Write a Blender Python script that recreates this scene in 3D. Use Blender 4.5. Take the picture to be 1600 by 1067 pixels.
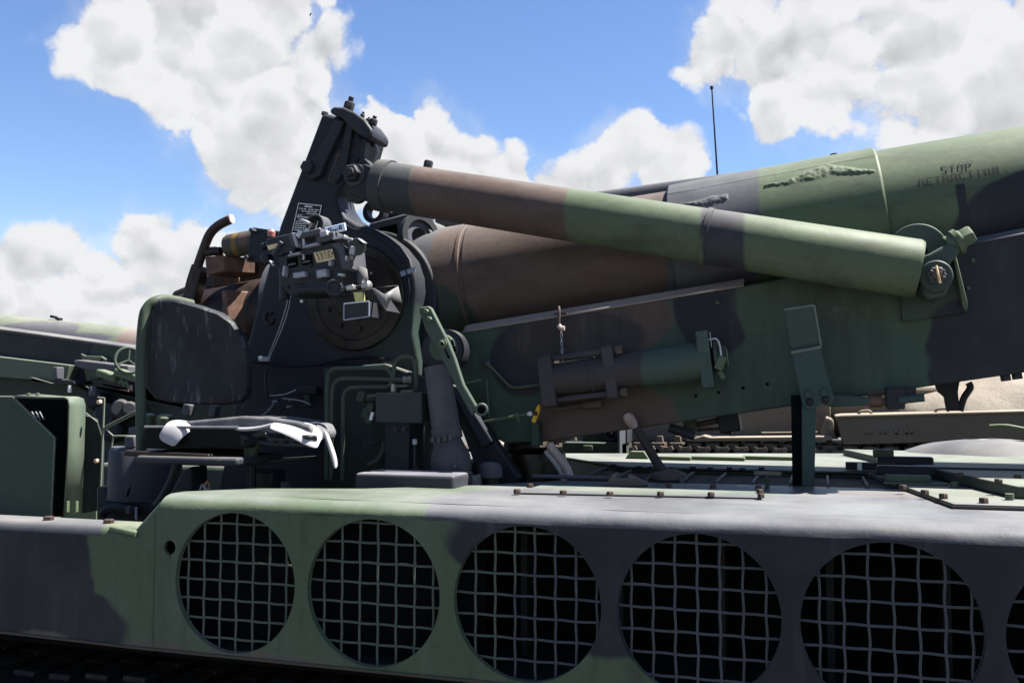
import bpy, bmesh, math, random
from mathutils import Vector as V, Matrix, noise as mnoise
random.seed(7)
R = math.radians
for o in list(bpy.data.objects): bpy.data.objects.remove(o)
scn = bpy.context.scene
COL = scn.collection

# ------------------------------------------------------------------ camera
FPX, YAW, PITCH, EYE = 1478.0, .3133, .0548, 1.75      # focal length in pixels of the 1600 px photograph
cd = bpy.data.cameras.new('camera'); cam = bpy.data.objects.new('camera', cd); COL.objects.link(cam)
cd.sensor_width = 36.0; cd.lens = FPX / 1600 * 36; cd.clip_start = .05; cd.clip_end = 20000
cam.location = (0, 0, EYE); cam.rotation_euler = (R(90) + PITCH, 0, YAW)
scn.camera = cam
scn.cycles.max_bounces = 5; scn.cycles.diffuse_bounces = 3; scn.cycles.glossy_bounces = 2
scn.render.resolution_x, scn.render.resolution_y = 1024, 682
FW = V((-math.sin(YAW) * math.cos(PITCH), math.cos(YAW) * math.cos(PITCH), math.sin(PITCH)))
RT = V((math.cos(YAW), math.sin(YAW), 0)); UP = RT.cross(FW); EYEP = V((0, 0, EYE))
def ray(x, y): return FW + RT * ((x - 800) / FPX) - UP * ((y - 533.5) / FPX)
def P(x, y, Y):            # point of the plane Y = const that was measured at photo position x, y
    d = ray(x, y); return EYEP + d * (Y / d.y)
def Pz(x, y, Z):           # the same on a horizontal plane
    d = ray(x, y); return EYEP + d * ((Z - EYE) / d.z)
def mpp(x, Y):             # metres per photo pixel there
    return (P(x, 600, Y) - EYEP).dot(FW) / FPX

# ------------------------------------------------------------------ sun, sky, exposure
SUN_EL, SUN_AZ = R(60), R(20)          # azimuth counted from +X (front of the vehicle) towards +Y
SD = V((math.cos(SUN_EL) * math.cos(SUN_AZ), math.cos(SUN_EL) * math.sin(SUN_AZ), math.sin(SUN_EL)))
sl = bpy.data.lights.new('sun', 'SUN'); sl.energy = 5.0; sl.angle = R(.5); sl.color = (1, .955, .88)
so = bpy.data.objects.new('sun', sl); COL.objects.link(so); so.rotation_euler = SD.to_track_quat('Z', 'Y').to_euler()
so.location = (6, 3, 14)
scn.view_settings.view_transform = 'Standard'; scn.view_settings.look = 'None'
scn.view_settings.exposure = 2.08; scn.view_settings.gamma = 1; scn.view_settings.use_curve_mapping = False
W = bpy.data.worlds.new('World'); scn.world = W; W.use_nodes = True
def build_world():
    nt = W.node_tree; N = nt.nodes; L = nt.links; N.clear()
    def nd(t, **k):
        n = N.new(t)
        for a, b in k.items(): setattr(n, a, b)
        return n
    def math_(op, a, b=None, c=None, clamp=False):
        n = nd('ShaderNodeMath', operation=op, use_clamp=clamp)
        for i, v in enumerate((a, b, c)):
            if v is None: continue
            if isinstance(v, (int, float)): n.inputs[i].default_value = v
            else: L.new(v, n.inputs[i])
        return n.outputs[0]
    out = nd('ShaderNodeOutputWorld'); bg = nd('ShaderNodeBackground'); L.new(bg.outputs[0], out.inputs[0])
    sky = nd('ShaderNodeTexSky', sky_type='NISHITA', sun_disc=False, sun_elevation=SUN_EL, altitude=300, air_density=1.0, dust_density=.25, ozone_density=2.2)
    sky.sun_rotation = R(90) - SUN_AZ
    hs = nd('ShaderNodeHueSaturation'); hs.inputs['Saturation'].default_value = 1.13; hs.inputs['Value'].default_value = .9; hs.inputs['Hue'].default_value = .508
    L.new(sky.outputs[0], hs.inputs['Color'])
    tc = nd('ShaderNodeTexCoord'); d0 = tc.outputs['Generated']
    nz = nd('ShaderNodeVectorMath', operation='NORMALIZE'); L.new(d0, nz.inputs[0]); d = nz.outputs[0]
    def noise(scale, detail, rough, off=(0, 0, 0), dist=0.0):
        ad = nd('ShaderNodeVectorMath', operation='ADD'); L.new(d, ad.inputs[0]); ad.inputs[1].default_value = off
        n = nd('ShaderNodeTexNoise'); n.inputs['Scale'].default_value = scale; n.inputs['Detail'].default_value = detail
        n.inputs['Roughness'].default_value = rough; n.inputs['Distortion'].default_value = dist
        L.new(ad.outputs[0], n.inputs['Vector']); return n
    # puffs: direction and angular size, in the part of the sky in view (measured) and, with the same habit, all round
    puffs = []
    for x, y, r in [(205, 60, 100), (300, 45, 120), (400, 60, 100), (485, 110, 70), (505, 80, 45), (330, 140, 110), (430, 130, 120), (470, 210, 105), (390, 235, 95),
                    (530, 250, 110), (440, 300, 75), (620, 220, 75), (680, 215, 70), (720, 255, 80), (800, 290, 75), (640, 300, 90), (870, 300, 62), (915, 305, 50), (840, 315, 60), (760, 310, 60),
                    (975, 235, 58), (1040, 260, 55), (960, 285, 60),
                    (60, 470, 110), (140, 420, 80), (20, 420, 65), (230, 410, 85), (160, 500, 120), (330, 420, 90), (290, 480, 100), (0, 520, 90),
                    (1150, 60, 70), (1120, 105, 58), (1230, 70, 110), (1220, 170, 62), (1330, 100, 120), (1430, 80, 150), (1540, 120, 150), (1590, 60, 160), (1470, 20, 150),
                    (1590, 200, 120), (1440, 210, 60), (1700, 120, 200), (1800, 260, 180), (490, 5, 28), (-110, 470, 130), (-240, 430, 120)]:
        puffs.append((ray(x, y).normalized(), r / FPX))
    rnd = random.Random(11)
    for k in range(6):
        a = R(rnd.uniform(50, 330)) + YAW + R(90); e = R(rnd.uniform(8, 62))
        for j in range(3):
            aa = a + rnd.uniform(-.22, .22); ee = e + rnd.uniform(-.06, .06)
            puffs.append((V((math.cos(aa) * math.cos(ee), math.sin(aa) * math.cos(ee), math.sin(ee))), rnd.uniform(.08, .15)))
    # wobble the direction so that the puffs get cauliflower outlines
    w1 = noise(8, 7, .6)
    sb = nd('ShaderNodeVectorMath', operation='SUBTRACT'); L.new(w1.outputs['Color'], sb.inputs[0]); sb.inputs[1].default_value = (.5, .5, .5)
    sc = nd('ShaderNodeVectorMath', operation='SCALE'); L.new(sb.outputs[0], sc.inputs[0]); sc.inputs['Scale'].default_value = .085
    wd = nd('ShaderNodeVectorMath', operation='ADD'); L.new(d, wd.inputs[0]); L.new(sc.outputs[0], wd.inputs[1])
    field = None
    for c, r in puffs:
        ds = nd('ShaderNodeVectorMath', operation='DISTANCE'); L.new(wd.outputs[0], ds.inputs[0]); ds.inputs[1].default_value = c
        v = math_('MULTIPLY_ADD', ds.outputs['Value'], -1.0 / r, 1.0)
        field = v if field is None else math_('SMOOTH_MAX', field, v, .25)
    def billow(scale, off):
        ad = nd('ShaderNodeVectorMath', operation='ADD'); L.new(wd.outputs[0], ad.inputs[0]); ad.inputs[1].default_value = off
        v = nd('ShaderNodeTexVoronoi', feature='F1'); v.inputs['Scale'].default_value = scale; v.inputs['Detail'].default_value = 1.0; v.inputs['Roughness'].default_value = .45; L.new(ad.outputs[0], v.inputs['Vector'])
        q = v.outputs['Distance']; return math_('MULTIPLY_ADD', math_('MULTIPLY', q, q), -1.0, .35)
    LS = V((.25, .1, .9)).normalized()
    b1 = billow(17, (3, 1, 2)); b1s = billow(17, tuple(V((3, 1, 2)) + LS * .016))
    n2 = noise(30, 7, .62, (3, 1, 2), .1)
    f2 = math_('MULTIPLY_ADD', b1, .55, field)
    f2 = math_('MULTIPLY_ADD', math_('SUBTRACT', n2.outputs['Fac'], .5), .42, f2)
    dens = nd('ShaderNodeMapRange', interpolation_type='SMOOTHSTEP'); L.new(f2, dens.inputs[0])
    dens.inputs[1].default_value = -.12; dens.inputs[2].default_value = .14
    # thin veil round the puffs
    n4 = noise(11, 6, .62, (9, 4, 0), .5)
    vf = math_('MULTIPLY_ADD', math_('SUBTRACT', n4.outputs['Fac'], .5), 1.5, field)
    veil = nd('ShaderNodeMapRange', interpolation_type='SMOOTHSTEP'); L.new(vf, veil.inputs[0])
    veil.inputs[1].default_value = -.25; veil.inputs[2].default_value = .7; veil.inputs[4].default_value = .45
    fac = math_('MAXIMUM', dens.outputs[0], veil.outputs[0])
    # sunlit heads, grey hollows: the billows against themselves a step towards the light
    relief = math_('SUBTRACT', b1, b1s)
    h3 = noise(6, 4, .5, (2, 8, 1))
    thick = nd('ShaderNodeMapRange', interpolation_type='SMOOTHSTEP'); L.new(f2, thick.inputs[0])
    thick.inputs[1].default_value = .2; thick.inputs[2].default_value = 1.0
    b = math_('MULTIPLY_ADD', thick.outputs[0], -.20, 1.0)
    b = math_('MULTIPLY_ADD', relief, .5, b)
    b = math_('MULTIPLY_ADD', math_('SUBTRACT', n2.outputs['Fac'], .5), .22, b)
    b = math_('MULTIPLY_ADD', math_('SUBTRACT', h3.outputs['Fac'], .5), .34, b)
    b = math_('MINIMUM', math_('MAXIMUM', b, .6), 1.05)
    cc = nd('ShaderNodeMix', data_type='RGBA'); L.new(b, cc.inputs[0])
    cc.inputs[6].default_value = (.6, .65, .85, 1); cc.inputs[7].default_value = (4.1, 4.12, 4.2, 1)
    mx = nd('ShaderNodeMix', data_type='RGBA'); L.new(fac, mx.inputs[0]); L.new(hs.outputs[0], mx.inputs[6]); L.new(cc.outputs[2], mx.inputs[7])
    L.new(mx.outputs[2], bg.inputs[0]); bg.inputs[1].default_value = .0505
build_world()
W.cycles.sampling_method = 'MANUAL'; W.cycles.sample_map_resolution = 256

# ------------------------------------------------------------------ materials
GREEN = (.180, .250, .142); BROWN = (.200, .138, .114); BLACK = (.040, .044, .058); FBLACK = (.150, .155, .185)
_mats = {}
KA = .35      # paint chips were read off a bright swatch: real albedo is about half
def newmat(name):
    m = bpy.data.materials.new(name); m.use_nodes = True; nt = m.node_tree
    return m, nt, nt.nodes['Principled BSDF']
def link_noise(nt, scale, detail=5, rough=.6, vec=None, stretch=None):
    n = nt.nodes.new('ShaderNodeTexNoise'); n.inputs['Scale'].default_value = scale; n.inputs['Detail'].default_value = detail; n.inputs['Roughness'].default_value = rough
    if vec is not None:
        if stretch:
            mp = nt.nodes.new('ShaderNodeMapping'); mp.inputs['Scale'].default_value = stretch; nt.links.new(vec, mp.inputs[0]); vec = mp.outputs[0]
        nt.links.new(vec, n.inputs['Vector'])
    return n
def mixc(nt, fac, a, b, mode='MIX'):
    n = nt.nodes.new('ShaderNodeMix'); n.data_type = 'RGBA'; n.blend_type = mode
    for s, v in ((0, fac), (6, a), (7, b)):
        if hasattr(v, 'links') or hasattr(v, 'is_linked'): nt.links.new(v, n.inputs[s])
        elif s == 0: n.inputs[0].default_value = v
        else: n.inputs[s].default_value = (*v, 1)
    return n.outputs[2]
def ramp(nt, src, lo, hi, olo=0, ohi=1, smooth=True):
    n = nt.nodes.new('ShaderNodeMapRange'); n.interpolation_type = 'SMOOTHSTEP' if smooth else 'LINEAR'
    nt.links.new(src, n.inputs[0])
    for i, v in zip((1, 2, 3, 4), (lo, hi, olo, ohi)): n.inputs[i].default_value = v
    return n.outputs[0]
def paint(name, base, blobs=(), rough=.58, wear=.35, spec=.16, dust_and_sun=.25, bump=.12, wob=.05, chips=(.62, .55, .48), dust_and_sun_col=(.30, .28, .24), dents=.0, streak=None):
    """weathered camouflage paint; blobs = (centre, radii, colour) in the vehicle's own space"""
    if name in _mats: return _mats[name]
    base = tuple(c * KA for c in base); chips = tuple(c * KA for c in chips); blobs = [(c, r_, tuple(q * KA for q in cl)) for c, r_, cl in blobs]
    m, nt, bs = newmat(name); L = nt.links
    tc = nt.nodes.new('ShaderNodeTexCoord'); vec = tc.outputs['Object']
    col = None
    if blobs:
        nw = link_noise(nt, 3.2, 3, .5, vec)
        s = nt.nodes.new('ShaderNodeVectorMath'); s.operation = 'SUBTRACT'; L.new(nw.outputs['Color'], s.inputs[0]); s.inputs[1].default_value = (.5,) * 3
        k = nt.nodes.new('ShaderNodeVectorMath'); k.operation = 'SCALE'; L.new(s.outputs[0], k.inputs[0]); k.inputs['Scale'].default_value = wob * 2
        a = nt.nodes.new('ShaderNodeVectorMath'); a.operation = 'ADD'; L.new(vec, a.inputs[0]); L.new(k.outputs[0], a.inputs[1]); wv = a.outputs[0]
        cur = base
        for c, r, cl in blobs:
            s = nt.nodes.new('ShaderNodeVectorMath'); s.operation = 'SUBTRACT'; L.new(wv, s.inputs[0]); s.inputs[1].default_value = c
            q = nt.nodes.new('ShaderNodeVectorMath'); q.operation = 'DIVIDE'; L.new(s.outputs[0], q.inputs[0]); q.inputs[1].default_value = r
            ln = nt.nodes.new('ShaderNodeVectorMath'); ln.operation = 'LENGTH'; L.new(q.outputs[0], ln.inputs[0])
            f = .009 / max(.02, min(r))
            cur = mixc(nt, ramp(nt, ln.outputs['Value'], 1 - f, 1 + f, 1, 0), cur, cl)
        col = cur
    n1 = link_noise(nt, 2.3, 4, .62, vec); n2 = link_noise(nt, 38, 3, .7, vec)
    if col is None: col = mixc(nt, 0.0, base, base)
    col = mixc(nt, ramp(nt, n1.outputs['Fac'], .3, .75, 0, wear), col, mixc(nt, .3, col, (.22, .22, .21)))
    col = mixc(nt, ramp(nt, n2.outputs['Fac'], .35, .75, 0, .28), col, mixc(nt, .5, col, (0.012, .012, .012)))
    n3 = link_noise(nt, 7, 5, .75, vec)
    col = mixc(nt, ramp(nt, n3.outputs['Fac'], .66, .70, 0, .55 * min(1, wear * 2)), col, mixc(nt, .4, col, chips))
    if streak:
        n6 = link_noise(nt, 9, 5, .65, vec, streak)
        col = mixc(nt, ramp(nt, n6.outputs['Fac'], .46, .70, 0, .65), col, mixc(nt, .55, col, (.012, .011, .009)))
        col = mixc(nt, ramp(nt, n6.outputs['Fac'], .30, .42, .35, 0), col, mixc(nt, .35, col, (.16, .15, .13)))
        n7 = link_noise(nt, 6, 3, .6, vec, tuple(max(.15, min(3, 1 / (q + .2))) for q in streak)); ab = nt.nodes.new('ShaderNodeMath'); ab.operation = 'ABSOLUTE'
        sb_ = nt.nodes.new('ShaderNodeMath'); sb_.operation = 'SUBTRACT'; L.new(n7.outputs['Fac'], sb_.inputs[0]); sb_.inputs[1].default_value = .5; L.new(sb_.outputs[0], ab.inputs[0])
        mk = nt.nodes.new('ShaderNodeMath'); mk.operation = 'MULTIPLY'; L.new(ramp(nt, ab.outputs[0], .002, .006, .09, 0), mk.inputs[0]); L.new(ramp(nt, n3.outputs['Fac'], .5, .6), mk.inputs[1])
        col = mixc(nt, mk.outputs[0], col, mixc(nt, .4, col, (.3, .29, .27)))
    # dusty film on upward faces, also painting their sunlit brightness
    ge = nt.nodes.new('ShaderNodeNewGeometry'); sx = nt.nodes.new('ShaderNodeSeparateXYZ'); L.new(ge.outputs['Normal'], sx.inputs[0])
    mm = nt.nodes.new('ShaderNodeMath'); mm.operation = 'MULTIPLY'; L.new(ramp(nt, sx.outputs['Z'], .55, 1.0, 0, dust_and_sun), mm.inputs[0]); L.new(ramp(nt, n1.outputs['Fac'], .25, .7, .45, 1), mm.inputs[1])
    col = mixc(nt, mm.outputs[0], col, dust_and_sun_col)
    L.new(col, bs.inputs['Base Color'])
    L.new(ramp(nt, n1.outputs['Fac'], .2, .8, rough - .08, rough + .12), bs.inputs['Roughness'])
    bs.inputs['Specular IOR Level'].default_value = spec
    b1 = nt.nodes.new('ShaderNodeBump'); b1.inputs['Strength'].default_value = bump; b1.inputs['Distance'].default_value = .004; L.new(n2.outputs['Fac'], b1.inputs['Height'])
    last = b1
    if dents:
        b2 = nt.nodes.new('ShaderNodeBump'); b2.inputs['Strength'].default_value = dents; b2.inputs['Distance'].default_value = .02
        n5 = link_noise(nt, 4.5, 2, .5, vec); L.new(n5.outputs['Fac'], b2.inputs['Height']); L.new(b1.outputs[0], b2.inputs['Normal']); last = b2
    L.new(last.outputs[0], bs.inputs['Normal'])
    _mats[name] = m; return m
def plain(name, col, rough=.5, metal=0, var=.3, scale=20, bump=.1, col2=None, spec=.25):
    if name in _mats: return _mats[name]
    m, nt, bs = newmat(name); tc = nt.nodes.new('ShaderNodeTexCoord')
    n = link_noise(nt, scale, 6, .65, tc.outputs['Object'])
    k_ = .42 if max(col) < .3 else 1.0
    col2 = col2 and tuple(c * k_ for c in col2); col = tuple(c * k_ for c in col)
    c2 = col2 or tuple(c * (1 - var) for c in col)
    nt.links.new(mixc(nt, ramp(nt, n.outputs['Fac'], .35, .68), col, c2), bs.inputs['Base Color'])
    bs.inputs['Roughness'].default_value = rough; bs.inputs['Metallic'].default_value = metal; bs.inputs['Specular IOR Level'].default_value = spec
    if bump:
        b = nt.nodes.new('ShaderNodeBump'); b.inputs['Strength'].default_value = bump; b.inputs['Distance'].default_value = .005
        nt.links.new(n.outputs['Fac'], b.inputs['Height']); nt.links.new(b.outputs[0], bs.inputs['Normal'])
    _mats[name] = m; return m
def blob(x, y, Y, rx, ry, col, deep=9.0):
    k = mpp(x, Y); return (tuple(P(x, y, Y)), (rx * k, deep, ry * k), col)

# ------------------------------------------------------------------ mesh helpers
def frame_of(ax):
    ax = ax.normalized(); t = V((0, 0, 1)) if abs(ax.z) < .9 else V((1, 0, 0))
    a = ax.cross(t).normalized(); return a, ax.cross(a).normalized(), ax
class MB:
    def __init__(s): s.v = []; s.f = []
    def add(s, vs, fs):
        o = len(s.v); s.v += [tuple(p) for p in vs]; s.f += [tuple(i + o for i in f) for f in fs]; return s
    def box(s, c, size, rot=None):
        x, y, z = (d / 2 for d in size); c = V(c)
        vs = [V(p) for p in ((-x, -y, -z), (x, -y, -z), (x, y, -z), (-x, y, -z), (-x, -y, z), (x, -y, z), (x, y, z), (-x, y, z))]
        if rot is not None: vs = [rot @ p for p in vs]
        return s.add([c + p for p in vs], [(0, 3, 2, 1), (4, 5, 6, 7), (0, 1, 5, 4), (1, 2, 6, 5), (2, 3, 7, 6), (3, 0, 4, 7)])
    def lathe(s, p, ax, prof, n=32):
        p = V(p); a, b, c = frame_of(V(ax)); vs = []; fs = []
        for t, r in prof:
            for i in range(n):
                g = 2 * math.pi * i / n; vs.append(p + c * t + (a * math.cos(g) + b * math.sin(g)) * max(r, 1e-4))
        for k in range(len(prof) - 1):
            for i in range(n):
                j = (i + 1) % n; fs.append((k * n + i, k * n + j, (k + 1) * n + j, (k + 1) * n + i))
        m = (len(prof) - 1) * n
        if prof[0][1] > 1e-3: fs.append(tuple(range(n - 1, -1, -1)))
        if prof[-1][1] > 1e-3: fs.append(tuple(range(m, m + n)))
        return s.add(vs, fs)
    def cyl(s, p, q, r, r2=None, n=24, ch=0):
        p = V(p); q = V(q); l = (q - p).length; r2 = r if r2 is None else r2
        pr = [(0, r), (l, r2)] if not ch else [(0, r - ch), (ch, r), (l - ch, r2), (l, r2 - ch)]
        return s.lathe(p, q - p, pr, n)
    def ring(s, p, ax, ro, ri, h, n=40):
        p = V(p); ax = V(ax).normalized(); a, b, c = frame_of(ax); vs = []; fs = []
        for t, r in ((0, ri), (0, ro), (h, ro), (h, ri)):
            for i in range(n):
                g = 2 * math.pi * i / n; vs.append(p + c * t + (a * math.cos(g) + b * math.sin(g)) * r)
        for k in range(4):
            for i in range(n):
                j = (i + 1) % n; k2 = (k + 1) % 4; fs.append((k * n + i, k * n + j, k2 * n + j, k2 * n + i))
        return s.add(vs, fs)
    def hexb(s, p, ax, r, h, shank=0):
        p = V(p); ax = V(ax).normalized(); s.lathe(p, ax, [(0, r), (h * .82, r), (h, r * .84)], 6)
        if shank: s.lathe(p + ax * h, ax, [(0, r * .5), (shank, r * .5)], 12)
        return s
    def tube(s, pts, r, n=10, res=6, smooth=True, taper=None, caps=True):
        pts = [V(p) for p in pts]
        if smooth and len(pts) > 2:
            q = []
            for i in range(len(pts) - 1):
                p0 = pts[max(i - 1, 0)]; p1 = pts[i]; p2 = pts[i + 1]; p3 = pts[min(i + 2, len(pts) - 1)]
                for k in range(res):
                    t = k / res; q.append(.5 * ((2 * p1) + (p2 - p0) * t + (2 * p0 - 5 * p1 + 4 * p2 - p3) * t * t + (3 * p1 - p0 - 3 * p2 + p3) * t ** 3))
            q.append(pts[-1]); pts = q
        vs = []; fs = []; a = None; m = len(pts)
        for i, p in enumerate(pts):
            t = (pts[min(i + 1, m - 1)] - pts[max(i - 1, 0)]).normalized()
            if a is None: a, b, _ = frame_of(t)
            else: a = (a - t * a.dot(t)).normalized(); b = t.cross(a)
            rr = r if taper is None else r * taper(i / (m - 1))
            for k in range(n):
                g = 2 * math.pi * k / n; vs.append(p + (a * math.cos(g) + b * math.sin(g)) * rr)
        for i in range(m - 1):
            for k in range(n):
                j = (k + 1) % n; fs.append((i * n + k, i * n + j, (i + 1) * n + j, (i + 1) * n + k))
        if caps: fs += [tuple(range(n - 1, -1, -1)), tuple(range((m - 1) * n, m * n))]
        return s.add(vs, fs)
    def prism(s, pts, d):
        pts = [V(p) for p in pts]; d = V(d); n = len(pts)
        return s.add(pts + [p + d for p in pts], [tuple(range(n)), tuple(range(2 * n - 1, n - 1, -1))] + [(i, i + n, (i + 1) % n + n, (i + 1) % n) for i in range(n)])
    def pxprism(s, pts, Y, th):                       # outline in the vertical plane Y, thickness th away from the camera
        return s.prism([P(x, y, Y) for x, y in pts], (0, th, 0))
    def strip(s, rows, th=None):                      # grid of points
        n = len(rows[0]); m = len(rows); vs = [p for r_ in rows for p in r_]
        return s.add(vs, [(i * n + k, i * n + k + 1, (i + 1) * n + k + 1, (i + 1) * n + k) for i in range(m - 1) for k in range(n - 1)])
    def make(s, name, mat, parent=None, bev=0, ang=35, solid=0, seg=2, kind=None, label=None):
        me = bpy.data.meshes.new(name); me.from_pydata(s.v, [], s.f)
        bm = bmesh.new(); bm.from_mesh(me); bmesh.ops.recalc_face_normals(bm, faces=bm.faces); bm.to_mesh(me); bm.free()
        me.polygons.foreach_set('use_smooth', [True] * len(me.polygons)); me.set_sharp_from_angle(angle=R(ang))
        me.materials.append(mat)
        o = bpy.data.objects.new(name, me); COL.objects.link(o); adopt(o, parent)
        if solid: md = o.modifiers.new('thickness', 'SOLIDIFY'); md.thickness = solid; md.offset = 0
        if bev: md = o.modifiers.new('bevel', 'BEVEL'); md.width = bev; md.segments = seg; md.limit_method = 'ANGLE'; md.angle_limit = R(40)
        if kind: o['kind'] = kind
        if label: o['label'] = label
        return o
def adopt(o, parent):
    if parent is None: return
    o.parent = parent
    if parent.type == 'EMPTY': o.matrix_parent_inverse = Matrix.Translation(-parent.location)
def thing(name, label, cat, loc, group=None):
    e = bpy.data.objects.new(name, None); COL.objects.link(e); e.location = loc; e.empty_display_size = .3
    e['label'] = label; e['category'] = cat
    if group: e['group'] = group
    return e
def dup(o, off, parent):
    c = bpy.data.objects.new(o.name.split('.')[0], o.data); COL.objects.link(c); adopt(c, parent); c.location = V(off)
    for md in o.modifiers:
        n = c.modifiers.new(md.name, md.type)
        for a in ('width', 'segments', 'limit_method', 'angle_limit', 'thickness', 'offset'):
            if hasattr(md, a): setattr(n, a, getattr(md, a))
    return c
def rotY(a): return Matrix.Rotation(a, 3, 'Y')
def rotZ(a): return Matrix.Rotation(a, 3, 'Z')
def rotX(a): return Matrix.Rotation(a, 3, 'X')
FRONT = V((0, -1, 0))

# shared materials
Mgreen = paint('green_paint', GREEN, wear=.3)
Mdgreen = paint('dark_green_paint', (.075, .12, .085), wear=.3)
Mblack = paint('black_paint', BLACK, wear=.25, rough=.48)
Mblue = paint('faded_black_paint', FBLACK, wear=.35, rough=.5)
Mbrown = paint('brown_paint', BROWN, wear=.3)
Mrust = plain('rusted_steel', (.29, .155, .10), .6, .1, col2=(.14, .08, .06), scale=14, bump=.25)
Mrustdk = plain('dark_oily_steel', (.085, .058, .045), .45, .3, col2=(.03, .025, .022), scale=9, bump=.2)
Mbolt = plain('brown_bolt', (.12, .075, .06), .55, .2, scale=60)
Mgrease = plain('greasy_steel', (.07, .05, .032), .35, .3, col2=(.02, .018, .016), scale=12, bump=.4)
Msteel = plain('bare_steel', (.42, .41, .40), .35, .8, scale=40)
Mbrass = plain('brass_plate', (.62, .47, .26), .4, .35, scale=50)
Mwhite = plain('white_print', (.75, .75, .72), .6)
Myellow = plain('yellow_paint', (.62, .40, .03), .5, scale=40, var=.4)
Mrubber = plain('dark_rubber', (.018, .018, .02), .6)
Mvoid = plain('void_shade', (.008, .010, .011), .9, spec=.05)  # near-black painting the darkness inside holes, bores and hollows
Mwire = plain('black_cable', (.02, .022, .026), .4)
Mwirel = plain('grey_cable', (.30, .31, .33), .4)

# ================================================================== SETTING
def ground():
    m, nt, bs = newmat('asphalt_ground'); tc = nt.nodes.new('ShaderNodeTexCoord'); v = tc.outputs['Object']
    n1 = link_noise(nt, .5, 6, .6, v); n2 = link_noise(nt, 45, 5, .7, v)
    c = mixc(nt, ramp(nt, n1.outputs['Fac'], .35, .7), (.050, .048, .046), (.065, .062, .058)); c = mixc(nt, ramp(nt, n2.outputs['Fac'], .35, .7, 0, .6), c, (.03, .03, .03))
    nt.links.new(c, bs.inputs['Base Color']); bs.inputs['Roughness'].default_value = .95
    b = nt.nodes.new('ShaderNodeBump'); b.inputs['Strength'].default_value = .5; b.inputs['Distance'].default_value = .02; nt.links.new(n2.outputs['Fac'], b.inputs['Height']); nt.links.new(b.outputs[0], bs.inputs['Normal'])
    mb = MB(); rows = []
    for a in (-6000, -400, -60, -15, 0, 15, 60, 400, 6000): rows.append([V((b_, a, 0)) for b_ in (-6000, -400, -60, -15, 0, 15, 60, 400, 6000)])
    o = mb.strip(rows).make('ground', m); o['kind'] = 'structure'
ground()

# ================================================================== THE NEAR HOWITZER
HOW = thing('howitzer', 'self propelled howitzer in green, brown and black camouflage filling the foreground', 'howitzer', (0, 3.95, 0))
YS = 2.5; HR = .21; HZ = EYE - .5727; HX0 = -1.6963; HS = .4628
def hull_material():
    B_ = [blob(0, 900, YS, 175, 260, BLACK), blob(70, 980, YS, 150, 60, BLACK), blob(20, 760, YS, 150, 90, BLACK),
          (( -.13, 2.5, 1.3), (.86, 9, .36), BLACK), ((.9, 2.5, 1.2), (1.0, 9, .75), BLACK), ((2.6, 2.5, 1.0), (.4, 9, .6), GREEN),
          ((-.3, 2.5, .945), (6, 9, .022), (.24, .21, .16)), ((-.72, 2.5, 1.0), (.42, 9, .06), GREEN), ((-1.05, 2.5, 1.08), (.18, 9, .25), GREEN)]
    return paint('hull_side_camouflage', GREEN, B_, wear=.35, dust_and_sun=.15, bump=.25, dents=.22, wob=.07, streak=(1.0, 1.0, .12))
def deck_material():
    m = paint('deck_camouflage', GREEN, [((-.35, 2.75, 1.4), (.78, .62, 9), FBLACK), ((.9, 3.0, 1.4), (1.1, .9, 9), FBLACK), ((-.55, 3.1, 1.4), (.45, .14, 9), GREEN), ((.1, 3.35, 1.4), (.9, .22, 9), (.27, .22, .2))],
              wear=.5, dust_and_sun=.5, bump=.3, wob=.1, rough=.45, spec=.4, dust_and_sun_col=(.17, .175, .18), dents=.15, streak=(.12, 1.2, 1))  # dusty pale coat, part of the deck's sunlight painted in
    return m
Mhull = hull_material(); Mdeck = deck_material()

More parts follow.
